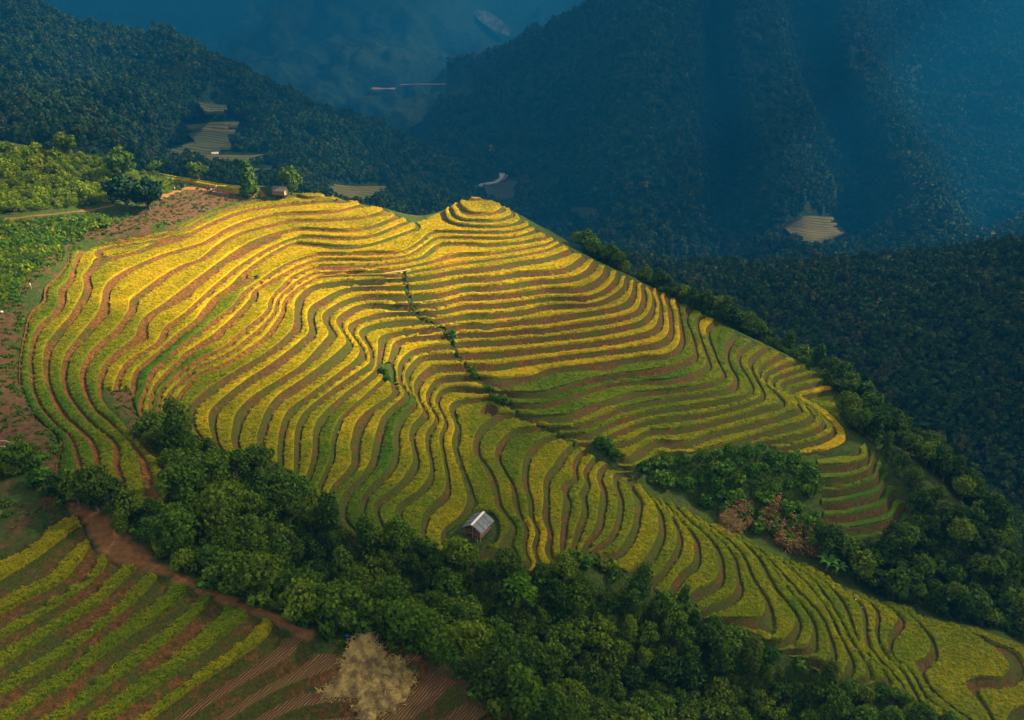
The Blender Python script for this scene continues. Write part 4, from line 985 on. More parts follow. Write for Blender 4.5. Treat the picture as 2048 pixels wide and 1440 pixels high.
for x, y in fpts: place(random.choice(rp), x, y, random.uniform(.8, 1.5))
for a in np.linspace(1690, 2100, 42):
    x, y = ridge_at(a, random.uniform(1, 10)); place(random.choice(rp), float(x), float(y), random.uniform(.9, 1.5))
# creeper covered bushes in the side valley
CG = 'creeper covered bushes in the side valley'
cp = [make_tree('creeper_bush', 'shrub', 230+i, ML_bramble, 360, .36, ['dark green creeper covered bush in the side valley', 'fresh green creeper covered bush in the side valley'][i], 'bush', CG) for i in range(2)]
SV = [(1200,892),(1240,940),(1268,945),(1330,915),(1420,912),(1520,898),(1580,920),(1625,950),(1632,1040),(1655,1105),(1600,1105),(1500,1062),(1400,1005),(1300,958)]
for x, y in poisson(pl2(SV), 200, 2.3, 14, maskmin=-.6): place(random.choice(cp), x, y, random.uniform(.8, 1.7))
DG = 'bushes in the ditch down the hill'
db = make_tree('ditch_bush', 'shrub', 240, ML_bramble, 260, .3, 'small green bush growing in the ditch down the hill', 'bush', DG)
for a, b, s in [(903,668,1.5),(905,655,1.1),(946,738,1.2),(950,745,.9),(972,770,.8),(998,795,1.3),(1010,800,1.3),(985,788,.8),(1125,880,.6),(1215,890,1.5),(1200,885,1.4),(1232,905,1.3),(826,612,.5),(770,740,.9),(763,735,.8),(775,752,.8),(812,790,.5),(915,700,.6)]:
    p = at(a, b+8); place(db, p[0], p[1], s*.85)
# -- scattered undergrowth and the far woods (geometry nodes)
def scatter(name, pts, protos, scales, mat_kind='stuff', tilt=0.15, label=None, cat=None, extra=None):
    n = len(pts); me = bpy.data.meshes.new(name); me.vertices.add(n); me.vertices.foreach_set('co', np.asarray(pts, np.float32).ravel())
    def at_(k, v, ty='FLOAT'):
        a = me.attributes.new(k, ty, 'POINT'); a.data.foreach_set('value', v)
    for k_, v_ in (extra or {}).items(): at_(k_, np.asarray(v_, np.float32))
    at_('scl', np.asarray(scales, np.float32)); at_('rot', (R2.random(n)*6.283).astype(np.float32))
    at_('tlt', (R2.normal(size=n)*tilt).astype(np.float32)); at_('pick', R2.integers(0, len(protos), n).astype(np.int32), 'INT')
    o = bpy.data.objects.new(name, me); COL.objects.link(o); tag(o, label, cat, kind='stuff')
    ng = bpy.data.node_groups.new(name, 'GeometryNodeTree')
    ng.interface.new_socket('Geometry', in_out='INPUT', socket_type='NodeSocketGeometry'); ng.interface.new_socket('Geometry', in_out='OUTPUT', socket_type='NodeSocketGeometry')
    N = ng.nodes; L = ng.links; gi = N.new('NodeGroupInput'); go = N.new('NodeGroupOutput')
    iop = N.new('GeometryNodeInstanceOnPoints'); jn = N.new('GeometryNodeJoinGeometry')
    for pr in reversed(protos):
        oi = N.new('GeometryNodeObjectInfo'); oi.inputs['Object'].default_value = pr; oi.inputs['As Instance'].default_value = True
        L.new(oi.outputs['Geometry'], jn.inputs[0])
    def na(k, ty='FLOAT'):
        q = N.new('GeometryNodeInputNamedAttribute'); q.data_type = ty; q.inputs['Name'].default_value = k; return q.outputs['Attribute']
    cx_ = N.new('ShaderNodeCombineXYZ'); L.new(na('tlt'), cx_.inputs[0]); L.new(na('rot'), cx_.inputs[2])
    L.new(gi.outputs[0], iop.inputs['Points']); L.new(jn.outputs[0], iop.inputs['Instance'])
    iop.inputs['Pick Instance'].default_value = True; L.new(na('pick', 'INT'), iop.inputs['Instance Index'])
    L.new(cx_.outputs[0], iop.inputs['Rotation']); L.new(na('scl'), iop.inputs['Scale']); L.new(iop.outputs[0], go.inputs[0])
    md = o.modifiers.new('scatter', 'NODES'); md.node_group = ng
    return o
def tuft(seed, mat, n=46, size=.26, spread=.55, h=.45):
    r = np.random.default_rng(seed); B = [(r.uniform(-.3, .3), r.uniform(-.3, .3), h*.4, spread*r.uniform(.5, .9), h*r.uniform(.5, 1)) for _ in range(4)]
    V, Fc, lv = leaf_cloud(B, n, size, seed, flat=.8)
    return mesh_obj('leaf_tuft', V, Fc, mat, link=False, attrs={'leafv': lv})
def cr(seed, mat, kind='round', n=90, size=1.0):
    V, Fc, lv = leaf_cloud(crown_blobs(kind, seed), n, size, seed)
    return mesh_obj('tree_crown', V, Fc, mat, link=False, attrs={'leafv': lv})
def grid_pts(n, seed, fn):
    r = np.random.default_rng(seed); x = r.uniform(X0, X1, n); y = r.uniform(Y0, Y1, n); d = fn(x, y); m = r.random(n) < d
    return x[m], y[m]
px_g, py_g = project(GXX, GYY, GZ)
vis = ((px_g > -150) & (px_g < 2200) & (py_g < 1560)).astype(float)
def dens(x, y):
    m = sample(mask_any, x, y); e = sample(earth, x, y); t = sample(trail, x, y); v_ = sample(vis, x, y)
    near_ = np.hypot(x, y)
    nz = np.clip(.55+1.3*fbm(x/9, y/9, 61, 3), .04, 1)
    return (m < -.25)*np.clip(1.25-e*1.75, .015, 1)*(1-t)*v_*nz*(near_ < 330)
x, y = grid_pts(230000, 3, dens)
print('undergrowth', len(x))
def rice_tufts():
    X_, Y2, Z2, R_ = [], [], [], []
    r = np.random.default_rng(77)
    for T, z, k, side, region in TOPS:
        a = T[:, 1, :2]-T[:, 0, :2]; b = T[:, 2, :2]-T[:, 0, :2]; A = np.abs(a[:, 0]*b[:, 1]-a[:, 1]*b[:, 0])/2
        c = T[:, :, :2].mean(1); dist = np.hypot(c[:, 0], c[:, 1]); d = np.where(dist < 95, 9.0, np.where(dist < 140, 6.0, 4.0))
        n = r.poisson(A*d); i = np.repeat(np.arange(len(T)), n)
        if len(i) == 0: continue
        u = r.random(len(i)); v = r.random(len(i)); f = u+v > 1; u[f] = 1-u[f]; v[f] = 1-v[f]; w = 1-u-v
        x = T[i, 0, 0]*w+T[i, 1, 0]*u+T[i, 2, 0]*v; y = T[i, 0, 1]*w+T[i, 1, 1]*u+T[i, 2, 1]*v; zz = z[i, 0]*w+z[i, 1]*u+z[i, 2]*v
        px, py = project(x, y, zz); rp_ = ripeness(k, side, px, py) if region == 'main' else np.full(px.shape, rip_near(k, region))
        X_.append(x); Y2.append(y); Z2.append(zz); R_.append(rp_)
    x, y, z, rp_ = map(np.concatenate, (X_, Y2, Z2, R_)); print('rice tufts', len(x))
    s = NT('rice_ears', .8); at_ = s.n.new('ShaderNodeAttribute'); at_.attribute_type = 'INSTANCER'; at_.attribute_name = 'ripe'
    rr = s.math('ADD', at_.outputs['Fac'], s.fmap(s.rand(), 0, 1, -.16, .16)); rr = s.math('ADD', rr, s.fmap(s.noise(0.11, 3), 0.3, 0.7, -0.16, 0.16))
    c = s.ramp(rr, [(0.0, (0.075, 0.180, 0.007)), (0.35, (0.21, 0.265, 0.005)), (0.65, (0.41, 0.36, 0.003)), (0.85, (0.63, 0.49, 0.003)), (1.0, (0.70, 0.46, 0.005))])
    s.color(c); t = s.n.new('ShaderNodeBsdfTranslucent'); s.link(c, t.inputs[0]); m = s.n.new('ShaderNodeMixShader'); m.inputs[0].default_value = .25
    s.link(s.b.outputs[0], m.inputs[1]); s.link(t.outputs[0], m.inputs[2]); s.link(m.outputs[0], s.out.inputs['Surface'])
    pr = []
    for sd in range(4):
        q = np.random.default_rng(sd+50); V = []
        for i in range(9):
            a = q.uniform(0, 6.28); o_ = np.array([q.uniform(-.13, .13), q.uniform(-.13, .13), -.06]); d = np.array([math.cos(a), math.sin(a), 0]); w = np.array([-math.sin(a), math.cos(a), 0])*.028; h = q.uniform(.12, .26)
            p1 = o_+d*.05+np.array([0, 0, h]); p2 = p1+d*.13+np.array([0, 0, -.03])
            V += [o_-w*.6, o_+w*.6, p1+w, p1-w, p1-w, p1+w, p2+w*.7, p2-w*.7]
        V = np.array(V); pr.append(mesh_obj('rice_tuft', V, np.arange(len(V)).reshape(-1, 4), s.m, link=False))
    scatter('rice_tufts', np.stack([x, y, z], 1), pr, .8+.7*r.random(len(x)), extra={'ripe': rp_})
rice_tufts()
ML_drygrass = mat_leaf('dry_grass', [(0.20, 0.15, 0.045), (0.12, 0.12, 0.03), (0.16, 0.10, 0.04)], .1)
x, y = grid_pts(120000, 33, lambda x, y: (sample(mask_any, x, y) < -.2)*(sample(earth, x, y) > .38)*(1-sample(trail, x, y)*.9)*.8*sample(vis, x, y))
scatter('dry_grass_cover', np.stack([x, y, gz(x, y)-.03], 1), [tuft(21, ML_drygrass, 30, .2, .4, .3), tuft(22, ML_drygrass, 30, .2, .4, .3), tuft(23, ML_drygrass, 24, .2, .4, .25)], .35+.6*R2.random(len(x)))
up = R2.random(len(x))
scatter('undergrowth', np.stack([x, y, gz(x, y)-.05], 1), [tuft(1, ML_bramble), tuft(2, ML_bramble), tuft(3, ML_gully), tuft(4, ML_gully), tuft(5, ML_bramble, 40, .4, .8, .7)], .35+.75*up**2*1.6*np.clip(1.1-sample(earth, x, y), .1, 1))
bb = pl2([(0,452),(70,446),(130,440),(230,428),(240,450),(140,478),(95,520),(55,560),(0,622),(-60,640),(-60,460)])
sdv = poly_sd(bb, GXX, GYY)
x, y = grid_pts(90000, 4, lambda x, y: (sample(sdv, x, y) > 0)*1.0*.55)
scatter('bramble_cover', np.stack([x, y, gz(x, y)], 1), [tuft(11, ML_bramble, 50, .34, .7, .7), tuft(12, ML_bright, 50, .34, .7, .7), tuft(13, ML_gully, 50, .34, .7, .7)], .7+.9*R2.random(len(x)))
def loft_points(W, n, seed, uvfn=None):
    r = np.random.default_rng(seed); nv, nu = W.shape[:2]
    E1 = W[1:, :-1]-W[:-1, :-1]; E2 = W[:-1, 1:]-W[:-1, :-1]; A = np.linalg.norm(np.cross(E1, E2), axis=-1)
    if uvfn is not None: A = A*uvfn(W[:-1, :-1])
    A = A.ravel(); A = A/A.sum(); i = r.choice(len(A), n, p=A); iy, ix = i//(nu-1), i % (nu-1); a, b = r.random(n)[:, None], r.random(n)[:, None]
    return W[iy, ix]*(1-a)*(1-b)+W[iy, ix+1]*(1-a)*b+W[iy+1, ix]*a*(1-b)+W[iy+1, ix+1]*a*b
def seen(W):
    px, py = project(W[..., 0], W[..., 1], W[..., 2]); return ((px > -120) & (px < 2170) & (py > -120) & (py < 1250)).astype(float) + .02
farp = [cr(301, ML_far, 'round'), cr(302, ML_far, 'tall'), cr(303, ML_far, 'wide'), cr(304, ML_far, 'spire'), cr(305, ML_far, 'round')]
P_ = loft_points(WSW, 20000, 71, seen); scatter('slope_wood', P_, farp, 1.1+1.0*R2.random(len(P_)))
thk = [cr(401, ML_gully, 'round', 240, .36), cr(402, ML_gully, 'wide', 260, .36), cr(403, ML_bramble, 'round', 240, .36), cr(404, ML_gully, 'tall', 240, .36)]
tp = np.array(poisson(gp, 2600, 1.05, 55)); tp = tp[sample(mask_any, tp[:, 0], tp[:, 1]) < -.3]; tp = tp[(sample(trail, tp[:, 0], tp[:, 1]) < .1)]
sc_ = .28+.42*R2.random(len(tp))**1.3
scatter('gully_thicket', np.stack([tp[:, 0], tp[:, 1], gz(tp[:, 0], tp[:, 1])-1.1*sc_], 1), thk, sc_)
thk2 = [cr(411, ML_dark, 'round', 220, .4), cr(412, ML_bramble, 'wide', 220, .4), cr(413, ML_dark, 'tall', 220, .4)]
fp = np.array(poisson(pl2(FL), 2600, 1.15, 56)); fp = fp[sample(mask_any, fp[:, 0], fp[:, 1]) < -.6]
ex = [ridge_at(a, o_) for a in np.linspace(1150, 2120, 300) for o_ in (3.0+3*random.random(), 7+5*random.random(), 14+8*random.random())]
ex2 = [ridge_at(random.uniform(1420, 2149), random.uniform(18, 95)) for _ in range(2600)]
fp = np.concatenate([fp, np.array(ex, float), np.array(ex2, float)]); sc_ = .3+.45*R2.random(len(fp)); sc_[-2600:] += .5
scatter('flank_thicket', np.stack([fp[:, 0], fp[:, 1], gz(fp[:, 0], fp[:, 1])-1.3*sc_], 1), thk2, sc_)
sv = np.array(poisson(pl2(SV), 1500, .95, 57)); sv = sv[sample(mask_any, sv[:, 0], sv[:, 1]) < -.3]; pq = project(sv[:, 0], sv[:, 1], gz(sv[:, 0], sv[:, 1]))
sv = sv[~((pq[0] > 1435) & (pq[1] > 1000) & (pq[0] < 1648))]; sc_ = .22+.25*R2.random(len(sv))
scatter('side_valley_thicket', np.stack([sv[:, 0], sv[:, 1], gz(sv[:, 0], sv[:, 1])-1.5*sc_], 1), [thk[2], thk2[1], thk[1]], sc_)
thk3 = [cr(421, ML_bright, 'round', 220, .34), cr(422, ML_bright, 'wide', 220, .34), cr(423, ML_gully, 'round', 220, .34)]
sp_ = np.array(poisson(pl2([(-40,292),(60,303),(130,314),(200,328),(262,348),(285,372),(240,400),(215,408),(120,420),(-40,437)]), 1700, 1.2, 58)+poisson(pl2([(290,352),(345,367),(378,373),(345,386),(322,396),(300,384)]), 60, 1.3, 61)); sc_ = .25+.35*R2.random(len(sp_))
bm_ = np.array(poisson(pl2([(-40,448),(70,441),(130,434),(215,424),(238,446),(140,480),(92,523),(50,565),(-40,640)]), 1800, .95, 59)); sb_ = .16+.20*R2.random(len(bm_))
al_ = np.concatenate([sp_, bm_]); sc_ = np.concatenate([sc_, sb_]); hi_ = np.concatenate([1.1*sc_[:len(sp_)], 1.9*sb_])
al_k = len(sp_)
scatter('slope_shrubbery', np.stack([sp_[:, 0], sp_[:, 1], gz(sp_[:, 0], sp_[:, 1])-hi_[:al_k]], 1), thk3, sc_[:al_k])
scatter('bramble_thicket', np.stack([bm_[:, 0], bm_[:, 1], gz(bm_[:, 0], bm_[:, 1])-hi_[al_k:]], 1), [thk3[0], thk[2], thk[0]], sb_)
CLEAR = []
P_ = loft_points(LMW, 46000, 72, seen); nz = fbm(P_[:, 0]/60, P_[:, 1]/60, 5, 3)
P_ = P_[(nz > -.12) | (R2.random(len(P_)) < .35)]
LM_P = P_
P_ = loft_points(RMW, 46000, 73, seen); nz = fbm(P_[:, 0]/110, P_[:, 1]/110, 6, 3)
RM_P = P_[(nz > -.2) | (R2.random(len(P_)) < .4)]
# ---------------------------------------------------------------- terraced fields, river and road on the far slopes
def surf_hit(W, px, py):
    """first point of a lofted slope seen through a pixel"""
    qx, qy = project(W[..., 0], W[..., 1], W[..., 2]); f = W[..., 1]*CP - W[..., 2]*SP
    d = np.hypot(qx-px, qy-py); c = d + f*0.0
    m = d < max(4.0, d.min()*1.8); f2 = np.where(m, f, 1e9); i = np.unravel_index(np.argmin(f2), f2.shape)
    depth = f[i]; dx, dy, dz = [float(v) for v in ray(px, py)]
    return np.array([dx*depth, dy*depth, dz*depth])
M_FARRICE = mat_plain('far_rice', (0.17, 0.145, 0.03), c2=(0.09, 0.10, 0.02), scale=.25)
M_FARBANK = mat_plain('far_bank', (0.05, 0.04, 0.02), c2=(0.03, 0.045, 0.015), scale=.2)
M_DULLRICE = mat_plain('far_dull_rice', (0.09, 0.10, 0.03), c2=(0.05, 0.07, 0.02), scale=.2)
M_ROAD = mat_plain('pale_earth', (0.20, 0.13, 0.10), c2=(0.30, 0.21, 0.15), scale=.1)
M_RIVER = mat_plain('river_water', (0.42, 0.44, 0.46), 0.35, c2=(0.55, 0.56, 0.58), scale=.08)
FIELDS = []
def far_terraces(W, quad, n, label_rice, lift=2.2, wavy=1.0, seed=1):
    """a patch of stepped fields given by its left and right edges (top to bottom) in the photograph"""
    (tl, tr, br, bl) = quad; m = 14; r = np.random.default_rng(seed)
    cen = surf_hit(W, (tl[0]+br[0])/2, (tl[1]+br[1])/2); depth0 = cen[1]*CP-cen[2]*SP
    root = empty('far_terraces', (0, 0, 0)); tag(root, kind='structure')
    SV_ = [(a, b) for a in (.08, .36, .64, .92) for b in (.08, .5, .92)]; D_ = []
    for a, b in SV_:
        q = (np.array(tl)*(1-a)+np.array(tr)*a)*(1-b)+(np.array(bl)*(1-a)+np.array(br)*a)*b; h_ = surf_hit(W, q[0], q[1]); D_.append(h_[1]*CP-h_[2]*SP)
    D_ = np.array(D_); A_ = np.array([[1, a, b] for a, b in SV_]); DF = np.linalg.lstsq(A_, D_, rcond=None)[0]; DF[0] -= .006*D_.mean()+max(0, (A_@DF-D_).max())*.8
    def pt(s, v):
        a = np.array(tl)*(1-s)+np.array(tr)*s; b = np.array(bl)*(1-s)+np.array(br)*s; q = a*(1-v)+b*v
        q = q + np.array([0, wavy*2.0*math.sin(s*5+v*3+seed)])
        depth = DF[0]+DF[1]*s+DF[2]*v ; dx, dy, dz = [float(w) for w in ray(q[0], q[1])]
        return np.array([dx*depth, dy*depth, dz*depth+lift])
    FIELDS.append([pt(0, 0), pt(1, 0), pt(1, 1), pt(0, 1)])
    for i in range(n):
        v0, v1 = i/n, (i+1)/n; s0 = r.uniform(0, .12)*(i % 3 == 0); s1 = 1-r.uniform(0, .15)*(i % 2)
        ss = np.linspace(s0, s1, m); T0 = [pt(s, v0+.35/n) for s in ss]; T1 = [pt(s, v1) for s in ss]; B0 = [pt(s, v0) for s in ss]
        z = np.mean([p[2] for p in T1]); drop = np.mean([p[2] for p in B0])-z
        V = [(p[0], p[1], p[2]+.25) for p in T0]+[(p[0], p[1], p[2]+.25) for p in T1]+[(p[0], p[1], p[2]-2.0) for p in T1]
        Q = [(j, j+1, m+j+1, m+j) for j in range(m-1)]+[(m+j, m+j+1, 2*m+j+1, 2*m+j) for j in range(m-1)]
        mesh_obj('rice_field', V, [q[::-1] for q in Q], [M_FARRICE, M_DULLRICE][label_rice], root)
        V = [tuple(p) for p in B0]+[tuple(p-np.array([0, 0, .05])) for p in T0]+[(p[0], p[1], p[2]-3) for p in T0]
        mesh_obj('earth_bank', V, [q[::-1] for q in Q], M_FARBANK, root)
    return root
far_terraces(LMW, ((352,255),(480,248),(470,268),(365,262)), 3, 0, seed=1)
far_terraces(LMW, ((372,268),(455,272),(465,300),(395,296)), 6, 1, seed=2)
far_terraces(LMW, ((385,290),(455,290),(425,325),(330,312)), 6, 1, seed=3)
far_terraces(LMW, ((395,318),(540,312),(470,336),(420,334)), 5, 0, seed=4)
far_terraces(LMW, ((500,345),(580,338),(575,356),(500,362)), 4, 1, seed=5)
far_terraces(LMW, ((660,372),(775,380),(735,402),(668,404)), 7, 0, seed=6)
far_terraces(LMW, ((395,205),(455,212),(455,232),(405,226)), 4, 1, seed=10)
far_terraces(RMW, ((965,364),(1035,366),(1030,402),(978,404)), 9, 1, seed=7)
far_terraces(RMW, ((1134,418),(1192,420),(1204,446),(1150,434)), 6, 1, seed=8)
far_terraces(RMW, ((1585,438),(1665,434),(1690,470),(1565,455)), 6, 0, seed=9)
far_terraces(RMW, ((1562,456),(1690,468),(1640,492),(1600,488)), 6, 0, seed=11)
def strip(name, W, pts, w, mat, lift=2.5):
    P = [surf_hit(W, a, b) for a, b in pts]; d0 = np.median([p[1]*CP-p[2]*SP for p in P]); V = []
    for (a, b) in pts:
        dx, dy, dz = [float(v) for v in ray(a, b)]; V.append(np.array([dx, dy, dz])*d0*.985)
    V = catmull(np.array(V), 6.0); n = len(V)
    tg = np.gradient(V[:, :2], axis=0); nr = np.stack([-tg[:, 1], tg[:, 0]], 1); nr /= np.linalg.norm(nr, axis=1)[:, None]+1e-9
    ww = w*(1+.35*np.sin(np.arange(n)*.9))[:, None]*.5
    A = np.column_stack([V[:, :2]+nr*ww, V[:, 2]]); B = np.column_stack([V[:, :2]-nr*ww, V[:, 2]])
    Vv = np.concatenate([A, B, B-[0, 0, 1.5], A-[0, 0, 1.5]])
    Fq = []
    for j in range(n-1):
        for k in range(4): Fq.append((k*n+j, k*n+j+1, ((k+1) % 4)*n+j+1, ((k+1) % 4)*n+j))
    o = mesh_obj(name, Vv, Fq, mat); tag(o, kind='structure'); return o
strip('river', RMW, [(935,392),(942,384),(950,376),(962,369),(978,366),(992,364),(1002,356),(1004,346)], 9, M_RIVER)
strip('river_bank', RMW, [(985,364),(998,360),(1008,354),(1010,348)], 10, M_ROAD)
strip('valley_road', BMW, [(744,176),(760,177),(790,177)], 26, M_ROAD)
strip('valley_road', BMW, [(800,169),(840,168),(880,168),(935,167)], 9, M_ROAD)
strip('river_bank', RMW, [(1950,468),(1975,470),(1990,462)], 22, M_ROAD)
# landslip scar on the back mountain
def scar():
    P = []; 
    q = [(940,18),(975,22),(1000,38),(1022,60),(1018,72),(990,62),(960,42)]
    d = surf_hit(BMW, 985, 42); dep = (d[1]*CP-d[2]*SP)*.975
    V = [np.array([float(v) for v in ray(a, b)])*dep for a, b in q]; c = np.mean(V, 0)
    Vv = [c]+V+[v*1.01 for v in V]; n = len(V)
    Fq = [(0, i+1, (i+1) % n+1) for i in range(n)]+[(i+1, n+i+1, n+(i+1) % n+1, (i+1) % n+1) for i in range(n)]
    o = mesh_obj('landslip', Vv, Fq, mat_plain('landslip_rock', (0.55, 0.50, 0.42), c2=(0.10, 0.13, 0.09), scale=.05)); tag(o, kind='structure')
scar()
def off_fields(P_, rad=1.0):
    px, py = project(P_[:, 0], P_[:, 1], P_[:, 2]); keep = np.ones(len(P_), bool)
    for f in FIELDS:
        q = [project(*p) for p in f]; keep &= ~(poly_sd([(float(a), float(b)) for a, b in q], px, py) > -3); keep &= ~(poly_sd([(float(a), float(b)) for a, b in q], px, py-11) > -5)
    for a, b, r_ in [(765,180,26),(870,170,60),(960,372,26),(1000,355,14),(985,42,30)]:
        keep &= ~((np.abs(px-a) < r_*1.3) & (np.abs(py-b) < max(8, r_*.5)))
    return P_[keep]
LM_P = off_fields(LM_P); RM_P = off_fields(RM_P)
scatter('left_mountain_wood', LM_P, farp, 0.85+1.0*R2.random(len(LM_P)))
scatter('right_mountain_wood', RM_P, farp, 1.5+1.6*R2.random(len(RM_P)))
# ---------------------------------------------------------------- hut, shed, people and small things
def box(cx_, cy_, cz_, sx, sy, sz, rot=None):
    V = [(cx_+a*sx/2, cy_+b*sy/2, cz_+c*sz/2) for a in (-1, 1) for b in (-1, 1) for c in (-1, 1)]
    if rot is not None: V = [tuple(rot @ (Vector(v)-Vector((cx_, cy_, cz_))) + Vector((cx_, cy_, cz_))) for v in V]
    return V, [(0, 1, 3, 2), (4, 6, 7, 5), (0, 4, 5, 1), (2, 3, 7, 6), (0, 2, 6, 4), (1, 5, 7, 3)]
def sheet(p00, p10, p11, p01, nu, thick=.02, wave=.02, per=.14):
    """corrugated sheet: waves run along p00 -> p10"""
    p00, p10, p11, p01 = map(np.array, (p00, p10, p11, p01)); n = np.cross(p10-p00, p01-p00); n = n/np.linalg.norm(n)
    if n[2] < 0: n = -n
    L = np.linalg.norm(p10-p00); V = []
    for j in (0, 1):
        for i in range(nu+1):
            s = i/nu; a = (p00*(1-s)+p10*s) if j == 0 else (p01*(1-s)+p11*s); V.append(a+n*wave*math.cos(2*math.pi*s*L/per))
    m = len(V); V = V + [v-n*thick for v in V]; k = nu+1
    Fq = [(i, i+1, k+i+1, k+i) for i in range(nu)] + [(m+i, m+k+i, m+k+i+1, m+i+1) for i in range(nu)]
    Fq += [(i, m+i, m+i+1, i+1) for i in range(nu)]+[(k+i, k+i+1, m+k+i+1, m+k+i) for i in range(nu)]
    return [tuple(v) for v in V], Fq
M_TIN = mat_plain('grey_roof_sheet', (0.12, 0.15, 0.19), .45, c2=(0.22, 0.25, 0.29), scale=1.6)
M_WHITE = mat_plain('white_metal', (0.85, 0.86, 0.86), .5)
M_WOOD = mat_plain('weathered_wood', (0.16, 0.10, 0.065), c2=(0.30, 0.19, 0.12), scale=5)
M_POST = mat_plain('pale_post_wood', (0.45, 0.30, 0.18), c2=(0.60, 0.45, 0.30), scale=5)
M_THATCH = mat_plain('thatch', (0.06, 0.05, 0.045), c2=(0.20, 0.18, 0.15), scale=5)
M_SUNLIT_CREAM = mat_plain('sunlit_pale_plank', (0.62, 0.50, 0.33), c2=(0.50, 0.38, 0.25), scale=4)
def field_hut():
    p = at(951, 1074); ax = math.atan2(2.8, 1.5)
    root = empty('field_hut', (p[0]+.35, p[1]+1.2, float(gz(p[0]+.35, p[1]+1.2))+.05), ax-math.pi/2, .93)
    tag(root, 'small field hut with grey sheet roof and white ridge among the terraces', 'hut')
    L_, W_, ez, rz = 2.05, 1.95, 1.75, 3.0                       # half length, half width, eave and ridge height
    for sgn in (-1, 1):
        for i in range(4):
            y0 = -L_+i*L_/2; y1 = y0+L_/2+.06; lift = .012*(i % 2)
            v, f = sheet((sgn*.02, y0, rz+lift), (sgn*.02, y1, rz+lift), (sgn*(W_+.05*(i % 2)), y1, ez+lift), (sgn*(W_+.05*(i % 2)), y0, ez+lift), 16)
            mesh_obj('roof_sheet', v, f, M_TIN, root, smooth=False)
    v, f = merge([box(.09, 0, rz+.02, .26, 2*L_+.1, .03, None), box(-.09, 0, rz+.02, .2, 2*L_+.1, .03, None)]); mesh_obj('ridge_cap', v, f, M_WHITE, root)
    for x in (-1.45, 0, 1.45):
        for y in (-1.7, 1.6):
            h = ez+.35 if x else rz-.1; v, f = tube([(x, y, -.8), (x, y, h)], [.07, .06], 6); mesh_obj('post', v, f, M_POST if y < 0 and x >= 0 else M_WOOD, root)
    for y in (-1.85, 1.85):
        for sg in (-1, 1):
            v, f = tube([(0, y, rz-.08), (sg*W_, y, ez-.08)], [.05, .05], 5); mesh_obj('rafter', v, f, M_WOOD, root)
        v, f = tube([(-W_+.1, y, ez-.05), (W_-.1, y, ez-.05)], [.05, .05], 5); mesh_obj('tie_beam', v, f, M_WOOD, root)
    for i in range(8): v, f = box(-1.5+i*.43, 0, .62, .40, 3.3, .05); mesh_obj('floor_board', v, f, M_WOOD, root)
    for i in range(5):
        v, f = box(-1.5, 0, .78+i*.24, .04, 3.3, .22); mesh_obj('wall_board', v, f, M_WOOD, root)
    for i in range(4):
        v, f = box(0, 1.62, .78+i*.24, 3.0, .04, .22); mesh_obj('wall_board', v, f, M_WOOD, root)
    for i in range(2): v, f = box(.1, -1.68, .76+i*.22, 2.8, .04, .2); mesh_obj('wall_board', v, f, M_WOOD, root)
    v, f = tube([(.9, -2.2, -.6), (.6, -1.75, .62)], [.04, .04], 5); mesh_obj('ladder_rail', v, f, M_POST, root)
    v, f = tube([(1.2, -2.15, -.6), (.9, -1.7, .62)], [.04, .04], 5); mesh_obj('ladder_rail', v, f, M_POST, root)
field_hut()
def shed():
    x, y = [float(q) for q in plan(561, 387, -1.2)]; z = float(-H_of(-1.2))+.1
    root = empty('thatched_shed', (x, y, z), math.radians(-12), .85); tag(root, 'low thatched shed with a pale sunlit gable on the crest beside the trail', 'shed')
    L_, W_, ez, rz = 2.2, 1.5, 1.1, 2.3
    for sgn in (-1, 1):
        for i in range(5):
            x0 = -L_+i*2*L_/5; v, f = sheet((x0, 0, rz), (x0+2*L_/5+.04, 0, rz), (x0+2*L_/5+.04, sgn*(W_+.2), ez-.1), (x0, sgn*(W_+.2), ez-.1), 4, .09, .02, .5)
            mesh_obj('thatch_panel', v, f, M_THATCH, root)
    for sx, mt in ((-L_+.15, M_WOOD), (L_-.12, M_SUNLIT_CREAM)):  # right gable has paler boards, its sunlit brightness put into their colour
        for i in range(6):
            yy = -W_+.25+i*.5; h = rz-.12-abs(yy)*(rz-ez)/W_; v, f = box(sx, yy, (h-.3)/2, .05, .48, h+.3); mesh_obj('gable_board', v, f, mt, root)
    for sg in (-1, 1):
        for i in range(7): v, f = box(-1.85+i*.62, sg*(W_-.02), .4, .6, .05, 1.4); mesh_obj('wall_board', v, f, M_WOOD, root)
shed()
def far_house(W, px, py, w, mt_roof, mt_wall, label):
    c = surf_hit(W, px, py)*.985; root = empty('far_house', tuple(c), .3); tag(root, label, 'house')
    d = w*.6; h = w*.4
    v, f = box(0, 0, h/2-1, w, d, h+2); mesh_obj('wall', v, f, mt_wall, root)
    v = [(-w*.56, -d*.6, h), (w*.56, -d*.6, h), (w*.56, d*.6, h), (-w*.56, d*.6, h), (-w*.56, 0, h*1.7), (w*.56, 0, h*1.7)]
    mesh_obj('roof', v, [(0, 1, 5, 4), (3, 4, 5, 2), (0, 4, 3), (1, 2, 5), (0, 3, 2, 1)], mt_roof, root)
M_RED = mat_plain('red_roof', (0.30, 0.07, 0.05)); M_WALL = mat_plain('white_wall', (0.6, 0.6, 0.58))
far_house(LMW, 431, 312, 4.5, M_WHITE, M_WALL, 'tiny house with a bright white roof among the far left terraces')
far_house(RMW, 978, 299, 9, M_RED, M_WALL, 'tiny red roofed house deep in the dark valley')
far_house(BMW, 934, 166, 16, M_WHITE, M_WALL, 'tiny white building at the end of the far valley road')
far_house(RMW, 1960, 462, 7, M_RED, M_WALL, 'tiny reddish house by the river at the far right')
